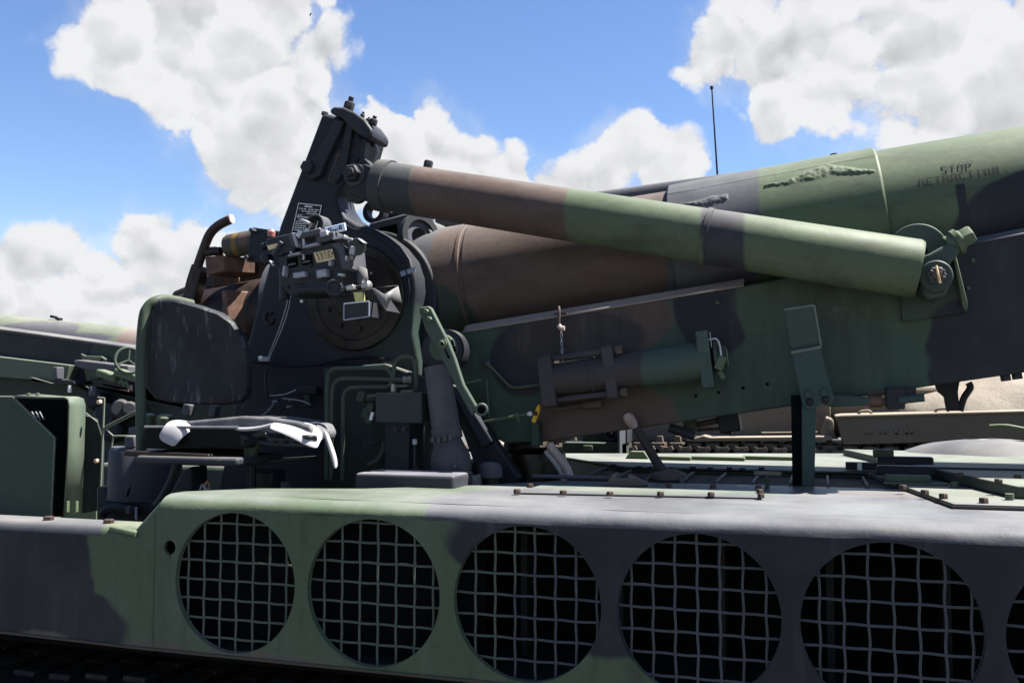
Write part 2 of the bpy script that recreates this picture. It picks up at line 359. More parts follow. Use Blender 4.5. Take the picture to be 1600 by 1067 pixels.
def hull_plate():
    mb = MB(); z0, z1 = .955, 1.392
    def cell(xa, xb, za, zb, cx=None, cz=None, r=0, n=48):
        if cx is None:
            mb.add([(xa, YS, za), (xb, YS, za), (xb, YS, zb), (xa, YS, zb)], [(0, 1, 2, 3)]); return
        # circle to rectangle: matching points on the border by direction, with the corners included
        ang = sorted(set([2 * math.pi * i / n for i in range(n)] + [math.atan2(zz - cz, xx - cx) % (2 * math.pi) for xx in (xa, xb) for zz in (za, zb)]))
        inn = []; out = []
        for g in ang:
            c, s = math.cos(g), math.sin(g); inn.append((cx + r * c, YS, cz + r * s))
            t = min([((xb if c > 0 else xa) - cx) / c if abs(c) > 1e-9 else 1e9, ((zb if s > 0 else za) - cz) / s if abs(s) > 1e-9 else 1e9])
            out.append((cx + t * c, YS, cz + t * s))
        k = len(ang); rim = [(x, YS + .014, z) for x, _, z in inn]
        mb.add(inn + out + rim, [(i, (i + 1) % k, k + (i + 1) % k, k + i) for i in range(k)] + [(i, 2 * k + i, 2 * k + (i + 1) % k, (i + 1) % k) for i in range(k)])
    xl = HX0 - HS / 2
    for i in range(6): cell(xl + i * HS, xl + (i + 1) * HS, z0, z1, HX0 + i * HS, HZ, HR, 64)
    cell(xl + 6 * HS, 3.2, z0, z1)
    # left of the first opening: small lifting hole, then the sloping end of the engine box
    hx, hz = P(265, 855, YS).x, P(265, 855, YS).z
    xs = -1.969
    cell(xs, xl, z0, hz - .04); cell(xs, xl, hz - .04, hz + .04, hx, hz, .0215, 24); cell(xs, xl, hz + .04, z1)
    mb.add([(xs, YS, z0), (xs, YS, z1), (-2.072, YS, 1.296), (-2.072, YS, z0)], [(0, 1, 2, 3)])
    mb.add([(-2.072, YS, z0), (-2.072, YS, 1.296), (-4.4, YS, 1.296), (-4.4, YS, z0 + .03)], [(0, 1, 2, 3)])
    o = mb.make('hull_side_plate', Mhull, HOW)
    # folded lower lip
    lip = MB(); rows = []
    for x in (-4.4, -2.07, 3.2): rows.append([V((x, YS - .004, .958 + (.03 if x < -3 else 0))), V((x, YS + .03, .945 + (.03 if x < -3 else 0)))])
    lip.strip(rows).make('lower_lip', plain('rusty_edge', (.16, .105, .075), .6, scale=25, col2=(.10, .11, .075)), o, solid=.008)
    # rolled top edge of the engine box and of the lower fender
    e = MB()
    prof = [(YS + .06 * (1 - math.sin(a)), 1.392 + .04 * (1 - math.cos(a)) / 1) for a in []]
    rows = []
    nseg = 90
    for i in range(nseg + 1):
        x = -1.969 + (3.2 + 1.969) * i / nseg; r_ = []
        for k in range(8):
            a = R(90) * k / 7
            wv = .0034 * mnoise.noise(V((x * 4, k * .35, 3))) + .0012 * mnoise.noise(V((x * 14, k * .6, 9)))
            r_.append(V((x, YS + .062 * (1 - math.cos(a)) + wv, 1.392 + .040 * math.sin(a) + wv * .7)))
        rows.append(r_)
    e.strip(rows)
    # sloping end
    rows = []
    for t in range(5):
        u = t / 4; rows.append([V((-1.969 - .103 * u, YS + .062 * (1 - math.cos(R(90) * k / 7)), (1.392 + .040 * math.sin(R(90) * k / 7)) * (1 - u) + (1.296 + .03 * math.sin(R(90) * k / 7)) * u)) for k in range(8)])
    e.strip(rows)
    e.add([(-1.969, YS + .062, 1.432), (-1.969, 2.62, 1.432), (-2.072, 2.62, 1.326), (-2.072, YS + .062, 1.326)], [(0, 1, 2, 3)])
    e.make('rolled_edge', paint('edge_camouflage', GREEN, [((-.13, 2.5, 1.4), (.93, 9, 9), FBLACK), ((2.0, 2.5, 1.3), (1.4, 9, 9), FBLACK)], wear=.45, bump=.3, wob=.09, dust_and_sun=.5, dust_and_sun_col=(.17, .175, .18), dents=.4, streak=(.25, .8, 1.5)), o)
    f = MB(); rows = []
    for i in range(25):
        x = -4.4 + (4.4 - 2.05) * i / 24
        rows.append([V((x, YS + .035 * (1 - math.cos(R(90) * k / 5)), 1.296 + .033 * math.sin(R(90) * k / 5))) for k in range(6)] + [V((x, YS + .11, 1.329))])
    f.strip(rows).make('fender_top', paint('fender_camouflage', FBLACK, [((-2.02, 2.5, 1.3), (.17, 9, 9), GREEN)], wear=.35, wob=.04, dents=.2), o)
    w = MB(); w.tube([(-2.16, YS + .012, 1.318), (-2.10, YS + .004, 1.312), (-2.052, YS + .002, 1.306)], .012, 10).make('weld_bead', Mgreen, o)
    for x, y in ((76, 809), (170, 816)):
        p = P(x, y, YS + .05); MB().hexb((p.x, p.y, 1.328), (0, 0, 1), .017, .014).make('bolt', Mbolt, o)
    # seam
    MB().box((P(240, 900, YS).x, YS - .001, 1.17), (.004, .003, .41)).make('weld_seam', Mhull, o)
    return o
PLATE = hull_plate()

def grilles():
    pitch = HR * 2 / 7.25
    base = paint('wire_paint', (.20, .25, .19), [((.2, 2.5, 1.1), (1.05, 9, .6), (.16, .175, .19))], wear=.3, dust_and_sun=.0)
    for i in range(6):
        cx = HX0 + i * HS; ox = (i * .37) % 1 * pitch * .6 - pitch * .1; oz = (-i * .23) % 1 * pitch * .5
        g = MB().ring((cx, YS + .0145, HZ), (0, 1, 0), HR + .018, HR - .001, .004, 48).make('grille_screen', base, HOW)
        for k in range(-4, 5):
            for hv in (0, 1):
                a = k * pitch + (oz if hv else ox)
                if abs(a) > HR - .008: continue
                h = math.sqrt((HR + .01) ** 2 - a * a); pts = []; n = max(6, int(2 * h / pitch * 6))
                for j in range(n + 1):
                    t = -h + 2 * h * j / n; ph = math.pi * t / pitch + (k % 2) * math.pi
                    wob = .0023 * math.sin(ph); w2 = (.0014 if hv == 0 else .0004) * math.sin(ph * 1.0 + .6) + .0006 * mnoise.noise(V((t * 9, k * 3.1 + hv * 7, i)))
                    if hv: pts.append((cx + t, YS + .024 + wob, HZ + a + w2))
                    else: pts.append((cx + a + w2, YS + .024 - wob, HZ + t))
                MB().tube(pts, .0037, 6, smooth=False).make('wire', base, g)
grilles()

def hull_inside():
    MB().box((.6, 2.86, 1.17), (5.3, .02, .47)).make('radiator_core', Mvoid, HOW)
    MB().box((-1.45, 2.6, 1.17), (1.06, .02, .47)).make('light_stop_wall', Mvoid, HOW)  # added dark wall, keeps the lit well out of the first openings
    rib = MB().box((0, 0, 0), (.02, .1, .44)).make('duct_rib', plain('duct_paint', (.02, .026, .025), .7), HOW); rib.location = (-.85, 2.79, 1.17)
    for k in range(1, 14): dup(rib, (-.85 + k * .29, 2.79, 1.17), HOW)
    MB().box((.6, 2.73, .965), (5.3, .42, .012)).make('duct_floor', plain('duct_floor_paint', (.03, .042, .04), .6), HOW)
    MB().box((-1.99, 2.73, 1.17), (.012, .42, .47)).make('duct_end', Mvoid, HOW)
    # lower hull and running gear behind the fender
    MB().box((-.4, 4.0, .78), (8.0, 1.9, .44)).make('lower_hull', paint('hull_bottom_paint', (.06, .08, .06)), HOW, bev=.01)
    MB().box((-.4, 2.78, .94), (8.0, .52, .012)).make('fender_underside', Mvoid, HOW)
    tr = MB().box((-.4, 2.8, .72), (7.6, .36, .02)).make('track', plain('track_rubber', (.03, .03, .032), .8), HOW)
    lm = MB(); lm.box((0, 0, 0), (.13, .44, .035)); lm.box((0, -.05, .02), (.09, .16, .03)); lm.box((0, .12, .02), (.09, .16, .03)); lm.cyl((.07, -.23, 0), (.07, .23, 0), .016, n=10)
    first = lm.make('track_link', plain('track_steel', (.07, .065, .062), .55, .2, scale=18), tr, bev=.006)
    first.location = (-3.9, 2.8, .76)
    for k in range(1, 44): dup(first, (-3.9 + k * .155, 2.8, .76 + .012 * math.sin(k * 1.3)), tr)
    for k in range(5):
        x = -3.2 + k * 1.25
        w = MB().lathe((x, 2.62, .40), (0, 1, 0), [(0, .05), (.0, .30), (.02, .355), (.14, .355), (.15, .3), (.15, .06)], 36).make('road_wheel', Mdgreen, HOW)
        MB().ring((x, 2.60, .40), (0, 1, 0), .385, .345, .17, 36).make('tyre', Mrubber, w)
    MB().box((-.4, 2.8, .03), (7.0, .42, .04)).make('track_lower_run', plain('track_rubber', (0, 0, 0)), HOW)
hull_inside()

# ---- deck
def deck():
    d = MB(); Z = 1.432
    near = [(-1.969, 2.562), (3.2, 2.562)]
    edge = [(3.2, 3.42), (-.30, 3.42), (-.92, 3.36), (-1.12, 3.12), (-1.46, 2.88), (-1.79, 2.78), (-1.969, 2.62)]
    d.add([(x, y, Z) for x, y in near + edge], [tuple(range(9))])
    n = len(edge)
    MB().add([(x, y, Z - .004) for x, y in edge] + [(x, y, .97) for x, y in edge], [(i, i + 1, n + i + 1, n + i) for i in range(n - 1)]).make('well_wall', Mblack, HOW)
    D = d.make('deck', Mdeck, HOW)

    # bolted access cover
    pts = [Pz(803, 772, Z), Pz(1190, 780, Z), Pz(1196, 760, Z), V((0, 0, 0))]
    pts[3] = V((pts[0].x + .02, pts[2].y - .12, Z))
    c = MB().prism([p + V((0, 0, .001)) for p in pts], (0, 0, .005)).make('access_cover', Mdeck, HOW, bev=.0015)
    for x, y in ((808, 767), (880, 769), (953, 771), (1032, 771), (1111, 772), (1189, 774), (1187, 767), (1045, 758), (1114, 759), (828, 758), (1185, 761)):
        p = Pz(x, y + 3.5, Z + .006); b = MB(); b.hexb((p.x, p.y, Z + .006), (0, 0, 1), .0115, .013); b.make('bolt', Mbolt, c)
    # gasket line
    MB().tube([p + V((0, 0, .003)) for p in pts[:2]], .003, 6, smooth=False).make('gasket', Mrubber, c)
    # cover with long sloping edge at right
    q = [Pz(1325, 733, Z), Pz(1490, 795, Z), V((1.2, 0, Z)), V((2.2, 0, Z)), V((2.2, 0, Z))]
    q[2].y = q[1].y + .03; q[3].y = q[1].y + .05; q[4].y = q[0].y
    c2 = MB().prism([p + V((0, 0, .002)) for p in q], (0, 0, .012)).make('engine_cover', paint('cover_camouflage', (.12, .14, .11), [((.8, 2.9, 1.4), (.5, .16, 9), FBLACK), ((.2, 3.95, 1.4), (.4, .3, 9), FBLACK)], wear=.4, dust_and_sun=.65, dust_and_sun_col=(.19, .20, .175), streak=(.3, 1, 1)), HOW, bev=.002)
    MB().tube([p + V((0, 0, .004)) for p in q[:3]], .006, 8, smooth=False).make('gasket', Mrubber, c2)
    for x, y in ((1411, 761), (1474, 775), (1537, 782), (1445, 769), (1362, 742)):
        p = Pz(x, y + 4, Z + .014); MB().hexb((p.x, p.y, Z + .014), (0, 0, 1), .013, .015).make('bolt', Mbolt, c2)
    p = Pz(1418, 747, Z + .03); MB().box((p.x, p.y, Z + .028), (.15, .03, .028)).make('hinge', Mgreen, c2, bev=.008)
    MB().box((p.x + .02, p.y - .05, Z + .017), (.2, .03, .006)).make('hinge_leaf', Mgreen, c2, bev=.001)
    # raised armoured step and the hatch dome
    s = [Pz(1440, 743, Z + .015), Pz(1588, 779, Z + .015)]; sl = (s[1].y - s[0].y) / (s[1].x - s[0].x)
    top = [V((s[0].x - .25, s[0].y - .25 * sl, 0)), V((s[1].x, s[1].y, 0)), V((s[1].x + .9, s[1].y - .05, 0)), V((3.1, s[1].y - .05, 0)), V((3.1, s[0].y + .5, 0))]
    rc = MB().prism([V((p.x, p.y, Z + .015)) for p in top], (0, 0, .036)).make('raised_cover', paint('raised_cover_paint', (.10, .12, .09), dust_and_sun=.65, dust_and_sun_col=(.19, .205, .175), streak=(.3, 1, 1)), HOW, bev=.005)
    for x, y in ((1575, 776), (1490, 757)):
        p = Pz(x, y + 3, Z + .015); MB().cyl((p.x, p.y - .025, Z + .014), (p.x, p.y - .025, Z + .032), .012, n=12).make('stud', Mgreen, rc)
    for x, y in ((1500, 742), (1560, 752), (1590, 745)):
        p = Pz(x, y, Z + .055); MB().hexb((p.x, p.y, Z + .051), (0, 0, 1), .012, .012).make('bolt', Mbolt, rc)
    k = mpp(1530, 3.85); c = P(1545, 719, 4.75)
    prof = []; dm = MB(); rows = []
    for i in range(13):
        a = R(90) * i / 12; rows.append([V((c.x + .40 * math.cos(a) * math.cos(g), c.y + .35 * math.cos(a) * math.sin(g), c.z - .03 + .125 * math.sin(a) ** .9 - .045 * math.exp(-((g - R(235)) / .38) ** 2 - ((a - R(30)) / .24) ** 2) + .006 * mnoise.noise(V((g * 1.5, a * 3, 4))))) for g in [2 * math.pi * j / 40 for j in range(41)]])
    hd = dm.strip(rows).make('hatch_dome', Mblue, HOW, label='faded grey-blue domed hatch cover')
    rm = MB(); rm.ring((c.x, c.y, c.z - .05), (0, 0, 1), .44, .36, .025, 44).make('hatch_rim', Mblue, hd, bev=.006)
    MB().box((c.x - .17, c.y - .36, c.z - .035), (.03, .05, .06)).make('hatch_latch', Mblack, hd, bev=.004)
    MB().box((c.x - .12, c.y - .34, c.z - .075), (.22, .07, .05)).make('hatch_latch', Mblack, hd, bev=.006)
    a = P(1546, 666, 4.1); MB().tube([a, a + V((.06, 0, .002)), a + V((.14, 0, -.012)), a + V((.35, 0, -.04))], .008, 10).make('hatch_handle', Mgreen, hd)
    # small clips, guards and rails right of the stay
    g = P(1380, 708, 4.0); MB().box((g.x, g.y, g.z), (.075, .05, .03)).make('clip', Mgreen, HOW, bev=.004)
    g = P(1405, 722, 3.95); MB().box((g.x + .02, g.y, g.z), (.20, .06, .045)).make('periscope_guard', Mblack, HOW, bev=.006)
    g = P(1360, 728, 3.9); o = MB().box((g.x, g.y, g.z), (.18, .05, .028)).make('periscope_guard', Mblack, HOW, bev=.004)
    MB().box((g.x - .04, g.y - .026, g.z), (.016, .004, .026)).make('guard_glint', Mwhite, o)
    g = P(1500, 737, 3.7); MB().box((g.x, g.y, g.z), (.55, .05, .035)).make('hinge_bar', Mblack, HOW, bev=.006)
    # grating in the shade of the gun
    gy0, gy1 = 3.42, 3.93
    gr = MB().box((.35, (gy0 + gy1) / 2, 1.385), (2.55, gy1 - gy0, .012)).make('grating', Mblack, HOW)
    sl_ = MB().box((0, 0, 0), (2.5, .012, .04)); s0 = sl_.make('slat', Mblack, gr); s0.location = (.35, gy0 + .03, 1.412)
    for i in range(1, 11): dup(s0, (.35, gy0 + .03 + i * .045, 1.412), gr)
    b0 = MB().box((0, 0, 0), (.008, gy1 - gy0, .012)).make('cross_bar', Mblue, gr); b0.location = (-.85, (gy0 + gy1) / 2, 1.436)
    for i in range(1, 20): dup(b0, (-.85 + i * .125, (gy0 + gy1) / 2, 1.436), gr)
    # far half of the deck, a step with its own covers
    fz = 1.442
    far = [Pz(872, 716, fz), Pz(975, 733, fz), V((3.1, Pz(975, 733, fz).y, fz)), V((3.1, 5.95, fz)), V((-1.2, 4.56, fz))]
    fm = paint('far_deck_paint', (.16, .18, .145), dust_and_sun=.6, dust_and_sun_col=(.19, .20, .18), streak=(.2, 1, 1))
    fd = MB().prism(far, (0, 0, -.28)).make('far_deck', paint('far_deck_side', (.06, .08, .05)), HOW)
    MB().prism([p + V((0, 0, .004)) for p in far], (0, 0, .008)).make('far_cover', fm, fd, bev=.002)
    for x, y in ((1000, 729), (1018, 730), (1050, 731), (1083, 730), (1110, 731), (1140, 731), (1160, 732), (960, 726), (1190, 731)):
        p = Pz(x, y, fz + .02); MB().hexb((p.x, p.y, fz + .012), (0, 0, 1), .013, .012).make('bolt', Mblack, fd)
    p = Pz(995, 721, fz); MB().prism([p + V(q_) for q_ in ((-.055, 0, .01), (.055, 0, .01), (.03, 0, .045), (-.03, 0, .045))], (0, .06, 0)).make('lifting_lug', Mgreen, fd)
    for x, l in ((1055, .14), (1110, .3), (1215, .3)):
        p = Pz(x, 723, fz); MB().box((p.x, p.y, fz + .02), (l, .05, .02)).make('hinge_bar', Mgreen, fd, bev=.004)
    # stowage box on the far side
    a = P(878, 712, 4.95); b = P(972, 712, 4.95); h = (P(972, 690, 4.95) - P(972, 712, 4.95)).z
    bx = MB().box(((a.x + b.x) / 2, 5.05, a.z + h / 2), (b.x - a.x, .2, h)).make('stowage_box', Mdgreen, HOW, bev=.006)
    MB().box(((a.x + b.x) / 2 + .05, 5.12, a.z + h + .09), ((b.x - a.x) * .75, .15, .2)).make('light_housing', paint('light_housing_paint', (.06, .11, .075), [(tuple(P(960, 690, 4.95)), (.12, 9, .4), BLACK)]), bx, bev=.006)
    MB().box((b.x - .006, 4.98, a.z + h * .8 + .05), (.012, .18, h * 1.6 + .1)).make('light_guard', Mblue, bx)
    MB().box((P(919, 701, 4.95).x, 4.945, P(919, 700, 4.95).z), (.05, .012, .03)).make('latch', Mgreen, bx, bev=.003)
    q = P(951, 679, 4.95); mb = MB(); mb.ring((q.x, 5.0, q.z), (0, 1, 0), .032, .026, .04, 28); mb.make('lamp_ring', Mblue, bx); MB().lathe((q.x, 5.035, q.z + .004), (0, -1, 0), [(0, .007), (.008, .005)], 12).make('lamp_stud', Mwhite, bx)
    # wing clamp lying on the deck
    c = [P(x, y, 3.2) for x, y in ((947, 756), (957, 740), (963, 739), (963, 748), (981, 748), (981, 741), (990, 746), (1003, 752), (1008, 756))]
    o = MB().prism(c, (0, .05, 0)).make('clamp', paint('clamp_paint', (.30, .22, .18)), HOW, bev=.003)
    MB().tube([P(945, 757, 3.17), P(985, 757, 3.16), P(1008, 757, 3.18), P(1010, 753, 3.25)], .006, 8).make('clamp_bar', Mbrown, o)
    r0 = P(830, 750, 3.28); r1 = P(950, 753, 3.28); MB().cyl(V((r0.x, 3.3, 1.452)), V((r1.x, 3.3, 1.452)), .007, n=10).make('hinge_rod', Mblue, HOW)
    # T-handled dipstick
    p = Pz(1199, 763, Z); t = MB().cyl((p.x, p.y, Z), (p.x, p.y, Z + .045), .007, n=12).make('dipstick', Mdgreen, HOW)
    MB().tube([(p.x - .042, p.y, Z + .048), (p.x - .03, p.y, Z + .05), (p.x + .03, p.y, Z + .05), (p.x + .045, p.y, Z + .049)], .008, 10).make('dipstick_handle', plain('worn_handle', (.28, .27, .20), .6), t)
    # knobbed gear lever
    l0, l1, l2 = P(1050, 742, 3.52), P(1030, 728, 3.5), P(990, 662, 3.46)
    lv = MB().tube([l0, P(1040, 739, 3.51), l1, P(1010, 695, 3.48), l2], .017, 12, taper=lambda t: 1.25 - .35 * t).make('shift_lever', paint('lever_paint', (.10, .075, .07), wear=.15), HOW)
    k = P(984, 655, 3.45); MB().lathe(k - (l2 - l1).normalized() * .035, l2 - l1, [(0, .015), (.012, .019), (.035, .022), (.05, .020), (.06, .012), (.062, 0)], 20).make('lever_knob', plain('knob_paint', (.33, .24, .21), .5, scale=30), lv)
    MB().lathe(P(1045, 748, 3.52), (0, 0, 1), [(0, .07), (.02, .065), (.035, .03)], 24).make('lever_boot', Mbrown, lv)
deck()

# ---- well of the turntable
def well():
    MB().lathe((-1.95, 3.95, .98), (0, 0, 1), [(0, 1.25), (.03, 1.25), (.03, 1.0), (.1, .98), (.1, .02)], 64).make('turntable', Mblack, HOW)
    r = MB(); rows = []
    for i in range(9):
        a = R(-4 + 20 * i / 8)
    pts = [(862, 700), (872, 712), (882, 725), (888, 737), (892, 752)]
    hose = MB().tube([P(x, y, 3.5) for x, y in [(858, 693)] + pts], .016, 10).make('cable_conduit', plain('conduit_paint', (.42, .33, .3), .6), HOW)
    MB().tube([P(x - 9, y + 4, 3.52) for x, y in pts], .012, 10).make('cable_conduit', plain('conduit_pale', (.40, .40, .42), .6), HOW)
    MB().tube([P(x, y, 3.52) for x, y in ((858, 696), (866, 690), (884, 687))], .009, 10).make('cable_conduit', Mbrown, HOW)
    MB().box(P(879, 724, 3.56), (.06, .02, .012)).make('conduit_clip', Mrubber, hose)
    # dark machinery between mount and deck
    for x, y, s in ((760, 745, .1), (800, 740, .13), (835, 730, .14), (815, 715, .08), (850, 745, .11)):
        p = P(x, y, 3.7); MB().lathe(p - V((0, 0, .12)), (0, 0, 1), [(0, s * .9), (.08, s), (.18, s * .9), (.2, s * .5)], 20).make('gear_housing', Mblack if x != 835 else Mgrease, HOW)
    MB().pxprism([(800, 765), (845, 725), (858, 735), (890, 765)], 3.62, .1).make('gear_cover', Mdgreen, HOW, bev=.008)
    # floor cover in front, sunlight painted onto its paler lid
    a, b = P(558, 735, 2.98), P(735, 735, 2.98)
    MB().box(((a.x + b.x) / 2 - .03, 3.07, 1.42), (.37, .2, .11)).make('junction_box', paint('junction_paint', (.075, .08, .1), dust_and_sun=.8, dust_and_sun_col=(.2, .2, .22)), HOW, bev=.012, seg=3)
    # breather cap
    p = P(766, 730, 3.3); cap = MB().lathe(p - V((0, 0, .04)), (0, 0, 1), [(0, .038), (.005, .045), (.045, .043), (.058, .03), (.062, 0)], 28).make('breather_cap', Mblue, HOW)
    MB().cyl(p - V((0, 0, .16)), p - V((0, 0, .04)), .032, n=20).make('breather_neck', Mrustdk, cap)
well()

# ---- barrel
BY = 3.80; BS = BY / 3.95
AX0 = V((-1.71 * BS, BY, EYE + .455 * BS)); AXD = (V((.754 * BS, BY, EYE + .728 * BS)) - AX0).normalized()
def axX(x): return AX0 + AXD * ((x - AX0.x) / AXD.x)
def bx(px, py=300, Y=BY): return P(px, py, Y).x
def barrel():
    def seg(name, xa, xb, prof, mat, par, label=None):
        p = axX(xa); return MB().lathe(p, AXD, [((x - xa) / AXD.x, r) for x, r in prof], 72).make(name, mat, par, ang=30, label=label)
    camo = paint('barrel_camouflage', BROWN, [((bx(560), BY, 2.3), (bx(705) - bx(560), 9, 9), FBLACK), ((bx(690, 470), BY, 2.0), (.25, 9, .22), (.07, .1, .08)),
                                              ((-.05, BY, 2.4), (.5, 9, 9), FBLACK)], wear=.35, dust_and_sun=.4, dust_and_sun_col=(.17, .155, .145), wob=.04, bump=.15, streak=(.3, 1, 1))  # pale upper side paints sunlight along the tube
    xs = bx(1062); xe = bx(1375)
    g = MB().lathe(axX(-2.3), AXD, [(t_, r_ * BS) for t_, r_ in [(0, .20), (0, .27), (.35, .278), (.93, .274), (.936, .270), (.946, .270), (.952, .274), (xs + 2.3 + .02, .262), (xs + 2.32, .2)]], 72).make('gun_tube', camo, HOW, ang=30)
    MB().ring(axX(bx(747)) , AXD, .2775 * BS, .2, .012, 72).make('seam_ring', Mbrown, g)
    # sleeve with rough weld scar and longitudinal seam
    sc = paint('sleeve_camouflage', GREEN, [((xs, BY, 2.5), (bx(1190) - xs, 9, 9), FBLACK)], wear=.3, dust_and_sun=.35, dust_and_sun_col=(.17, .18, .155), wob=.03, streak=(.3, 1, 1))
    sm = MB(); rows = []; n = 300; L_ = (xe - xs) / AXD.x; a, b, c = frame_of(AXD); m = 170
    up = V((0, 0, 1)) - AXD * AXD.z; up.normalize(); sd = AXD.cross(up)
    for i in range(m + 1):
        t = L_ * i / m; row = []
        for j in range(n + 1):
            g_ = 2 * math.pi * j / n            # 0 = top, growing towards the camera side
            row.append((t, g_))
        rows.append(row)
    side = FRONT
    side = (side - AXD * side.dot(AXD)).normalized()
    pr = []
    for row in rows:
        r_ = []
        for t, g_ in row:
            u = t / L_; rad = BS * .285 + .006 * u
            # scar: height on the flank changes along the sleeve
            gc = 1.00 + .05 * math.sin(u * 9) - .20 * max(0, 1 - abs(u - .78) / .2)
            wd = .020 + .13 * max(0, 1 - abs(u - .75) / .2) + .07 * max(0, 1 - abs(u - .22) / .13)
            f = max(0, 1 - abs(g_ - gc) / wd) if (.48 < u < .98 or .06 < u < .30) else 0
            if f > 0: rad += min(1, f * 2) * (.0045 + .004 * mnoise.noise(V((t * 28, g_ * 14, 5))) + .0035 * mnoise.noise(V((t * 75, g_ * 40, 1))))
            if abs(g_ - .72 + .02 * u) < .016: rad += .002
            r_.append(axX(xs) + AXD * t + (up * math.cos(g_) + side * math.sin(g_)) * rad)
        pr.append(r_)
    e0 = [[axX(xs) + (p - axX(xs)) * .85 for p in pr[0]]]; c1 = axX(xs) + AXD * L_
    e1 = [[c1 + AXD * .006 + (p - c1) * .985 for p in pr[-1]], [c1 + AXD * .006 + (p - c1) * .8 for p in pr[-1]]]
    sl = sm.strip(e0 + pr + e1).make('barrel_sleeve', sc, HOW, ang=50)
    q = P(1318, 236, BY); MB().lathe(axX(bx(1316, 236)) + up * .277, up, [(0, .014), (.012, .014)], 16).make('plug', Mrubber, sl)
    fc = paint('front_barrel_camouflage', GREEN, [(tuple(P(1650, 375, 3.55)), (.33, 9, .25), BLACK), ((2.2, BY, 2.5), (.55, 9, 9), BROWN), ((3.6, BY, 2.5), (.5, 9, 9), BLACK)], wear=.3, dust_and_sun=.35, dust_and_sun_col=(.17, .18, .155), wob=.03, streak=(.3, 1, 1))
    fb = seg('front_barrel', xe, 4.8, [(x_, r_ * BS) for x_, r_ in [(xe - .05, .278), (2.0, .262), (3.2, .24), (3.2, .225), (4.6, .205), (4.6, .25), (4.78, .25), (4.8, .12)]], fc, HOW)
    # stop mark and stencilled words
    def on_barrel(u, w, r, base):      # u metres along the axis, w metres round the barrel downwards
        x = base.x + u * AXD.x; g_ = base.z_ang + w / r
        return axX(x) + (up * math.cos(g_) + side * math.sin(g_)) * r
    class Bs: pass
    def spot(px, py):
        b_ = Bs(); best = None
        for i in range(200):
            x = .2 + i * .006
            rr = BS * .278 - .016 * (x - xe) / (2.0 - xe)
            for j in range(60):
                g_ = .1 + j * .025; p = axX(x) + (up * math.cos(g_) + side * math.sin(g_)) * rr; d = p - EYEP; z = d.dot(FW)
                e = (800 + FPX * d.dot(RT) / z - px) ** 2 + (533.5 - FPX * d.dot(UP) / z - py) ** 2
                if best is None or e < best[0]: best = (e, x, g_, rr)
        _, b_.x, b_.z_ang, b_.r = best; return b_
    st = {'S': [(0, 5.2, 3, 6), (0, 3.4, 1, 5.2), (.2, 2.6, 2.8, 3.4), (2, .8, 3, 2.6), (0, 0, 3, .8)], 'T': [(0, 5.2, 3, 6), (1.05, 0, 1.95, 4.8)], 'O': [(0, .5, .9, 5.5), (2.1, .5, 3, 5.5), (.9, 5.2, 1.3, 6), (1.7, 5.2, 2.1, 6), (.9, 0, 1.3, .8), (1.7, 0, 2.1, .8)],
          'P': [(0, 0, .9, 6), (1.2, 5.2, 2.6, 6), (2.1, 3.2, 3, 5.2), (1.2, 2.6, 2.6, 3.4)], 'R': [(0, 0, .9, 6), (1.2, 5.2, 2.6, 6), (2.1, 3.4, 3, 5.2), (1.2, 2.8, 2.6, 3.5), (2.0, 0, 2.9, 2.6)], 'E': [(0, 0, .9, 6), (1.2, 5.2, 3, 6), (1.2, 2.6, 2.4, 3.4), (1.2, 0, 3, .8)],
          'A': [(0, 0, .9, 5), (2.1, 0, 3, 5), (.5, 5.2, 2.5, 6), (1.1, 2, 1.9, 2.8)], 'C': [(0, .5, .9, 5.5), (.9, 5.2, 3, 6), (.9, 0, 3, .8)], 'I': [(1.05, 0, 1.95, 6)], 'N': [(0, 0, .9, 6), (2.1, 0, 3, 6), (.9, 3.2, 1.5, 5.2), (1.5, 1, 2.1, 3.4)]}
    def word(txt, px, py, hpx, wpx):
        b_ = spot(px, py); k = mpp(px, 3.6); hh = hpx * k; ww = wpx * k / (len(txt) * 3.9); mb = MB()
        for i, ch in enumerate(txt):
            for (x0, y0, x1, y1) in st[ch]:
                us = [(i * 3.9 + x0) * ww, (i * 3.9 + x1) * ww]; vs = [-y0 / 6 * hh, -y1 / 6 * hh]
                nn = 3; grid = [[on_barrel(u, vs[0] + (vs[1] - vs[0]) * q / nn, b_.r + .0016, b_) for u in us] for q in range(nn + 1)]
                mb.strip(grid)
        mb.make('stencilled_lettering', plain('worn_stencil_paint', (.025, .036, .03), .6, scale=45, col2=(.055, .08, .058)), fb, label='STOP RETRACTION stencil' )
    word('STOP', 1472, 269, 12, 47); word('RETRACTION', 1436, 292, 13, 116)
    b_ = spot(1493, 289); mb = MB()
    mb.strip([[on_barrel(u, q * .02, b_.r + .0016, b_) for u in (0, .028)] for q in range(9)]).make('stop_mark', plain('stop_mark_paint', (.04, .042, .055), .55), fb)
    # breech ring, block and operating lever (rusty)
    br = MB().lathe(axX(-2.9), AXD, [(0, .14), (.02, .17), (.22, .19), (.6, .19), (.62, .18)], 48).make('breech_ring', Mrustdk, HOW)
    MB().pxprism([(265, 470), (268, 455), (285, 448), (300, 445), (318, 432), (376, 402), (425, 405), (432, 560), (360, 600), (270, 560)], 3.72, .5).make('breech_block', Mrustdk, br, bev=.015)
    def block(pts, Y, d, name, dx):
        f = [P(x, y, Y) for x, y in pts]; return MB().prism(f, (dx, d, 0)).make(name, Mrust, br, bev=.005)
    block([(320, 401), (349, 399), (349, 424), (322, 431)], 3.58, .12, 'hinge_lug', .085)
    block([(345, 454), (353, 453), (358, 521), (349, 508)], 3.56, .13, 'crank_arm', .105)
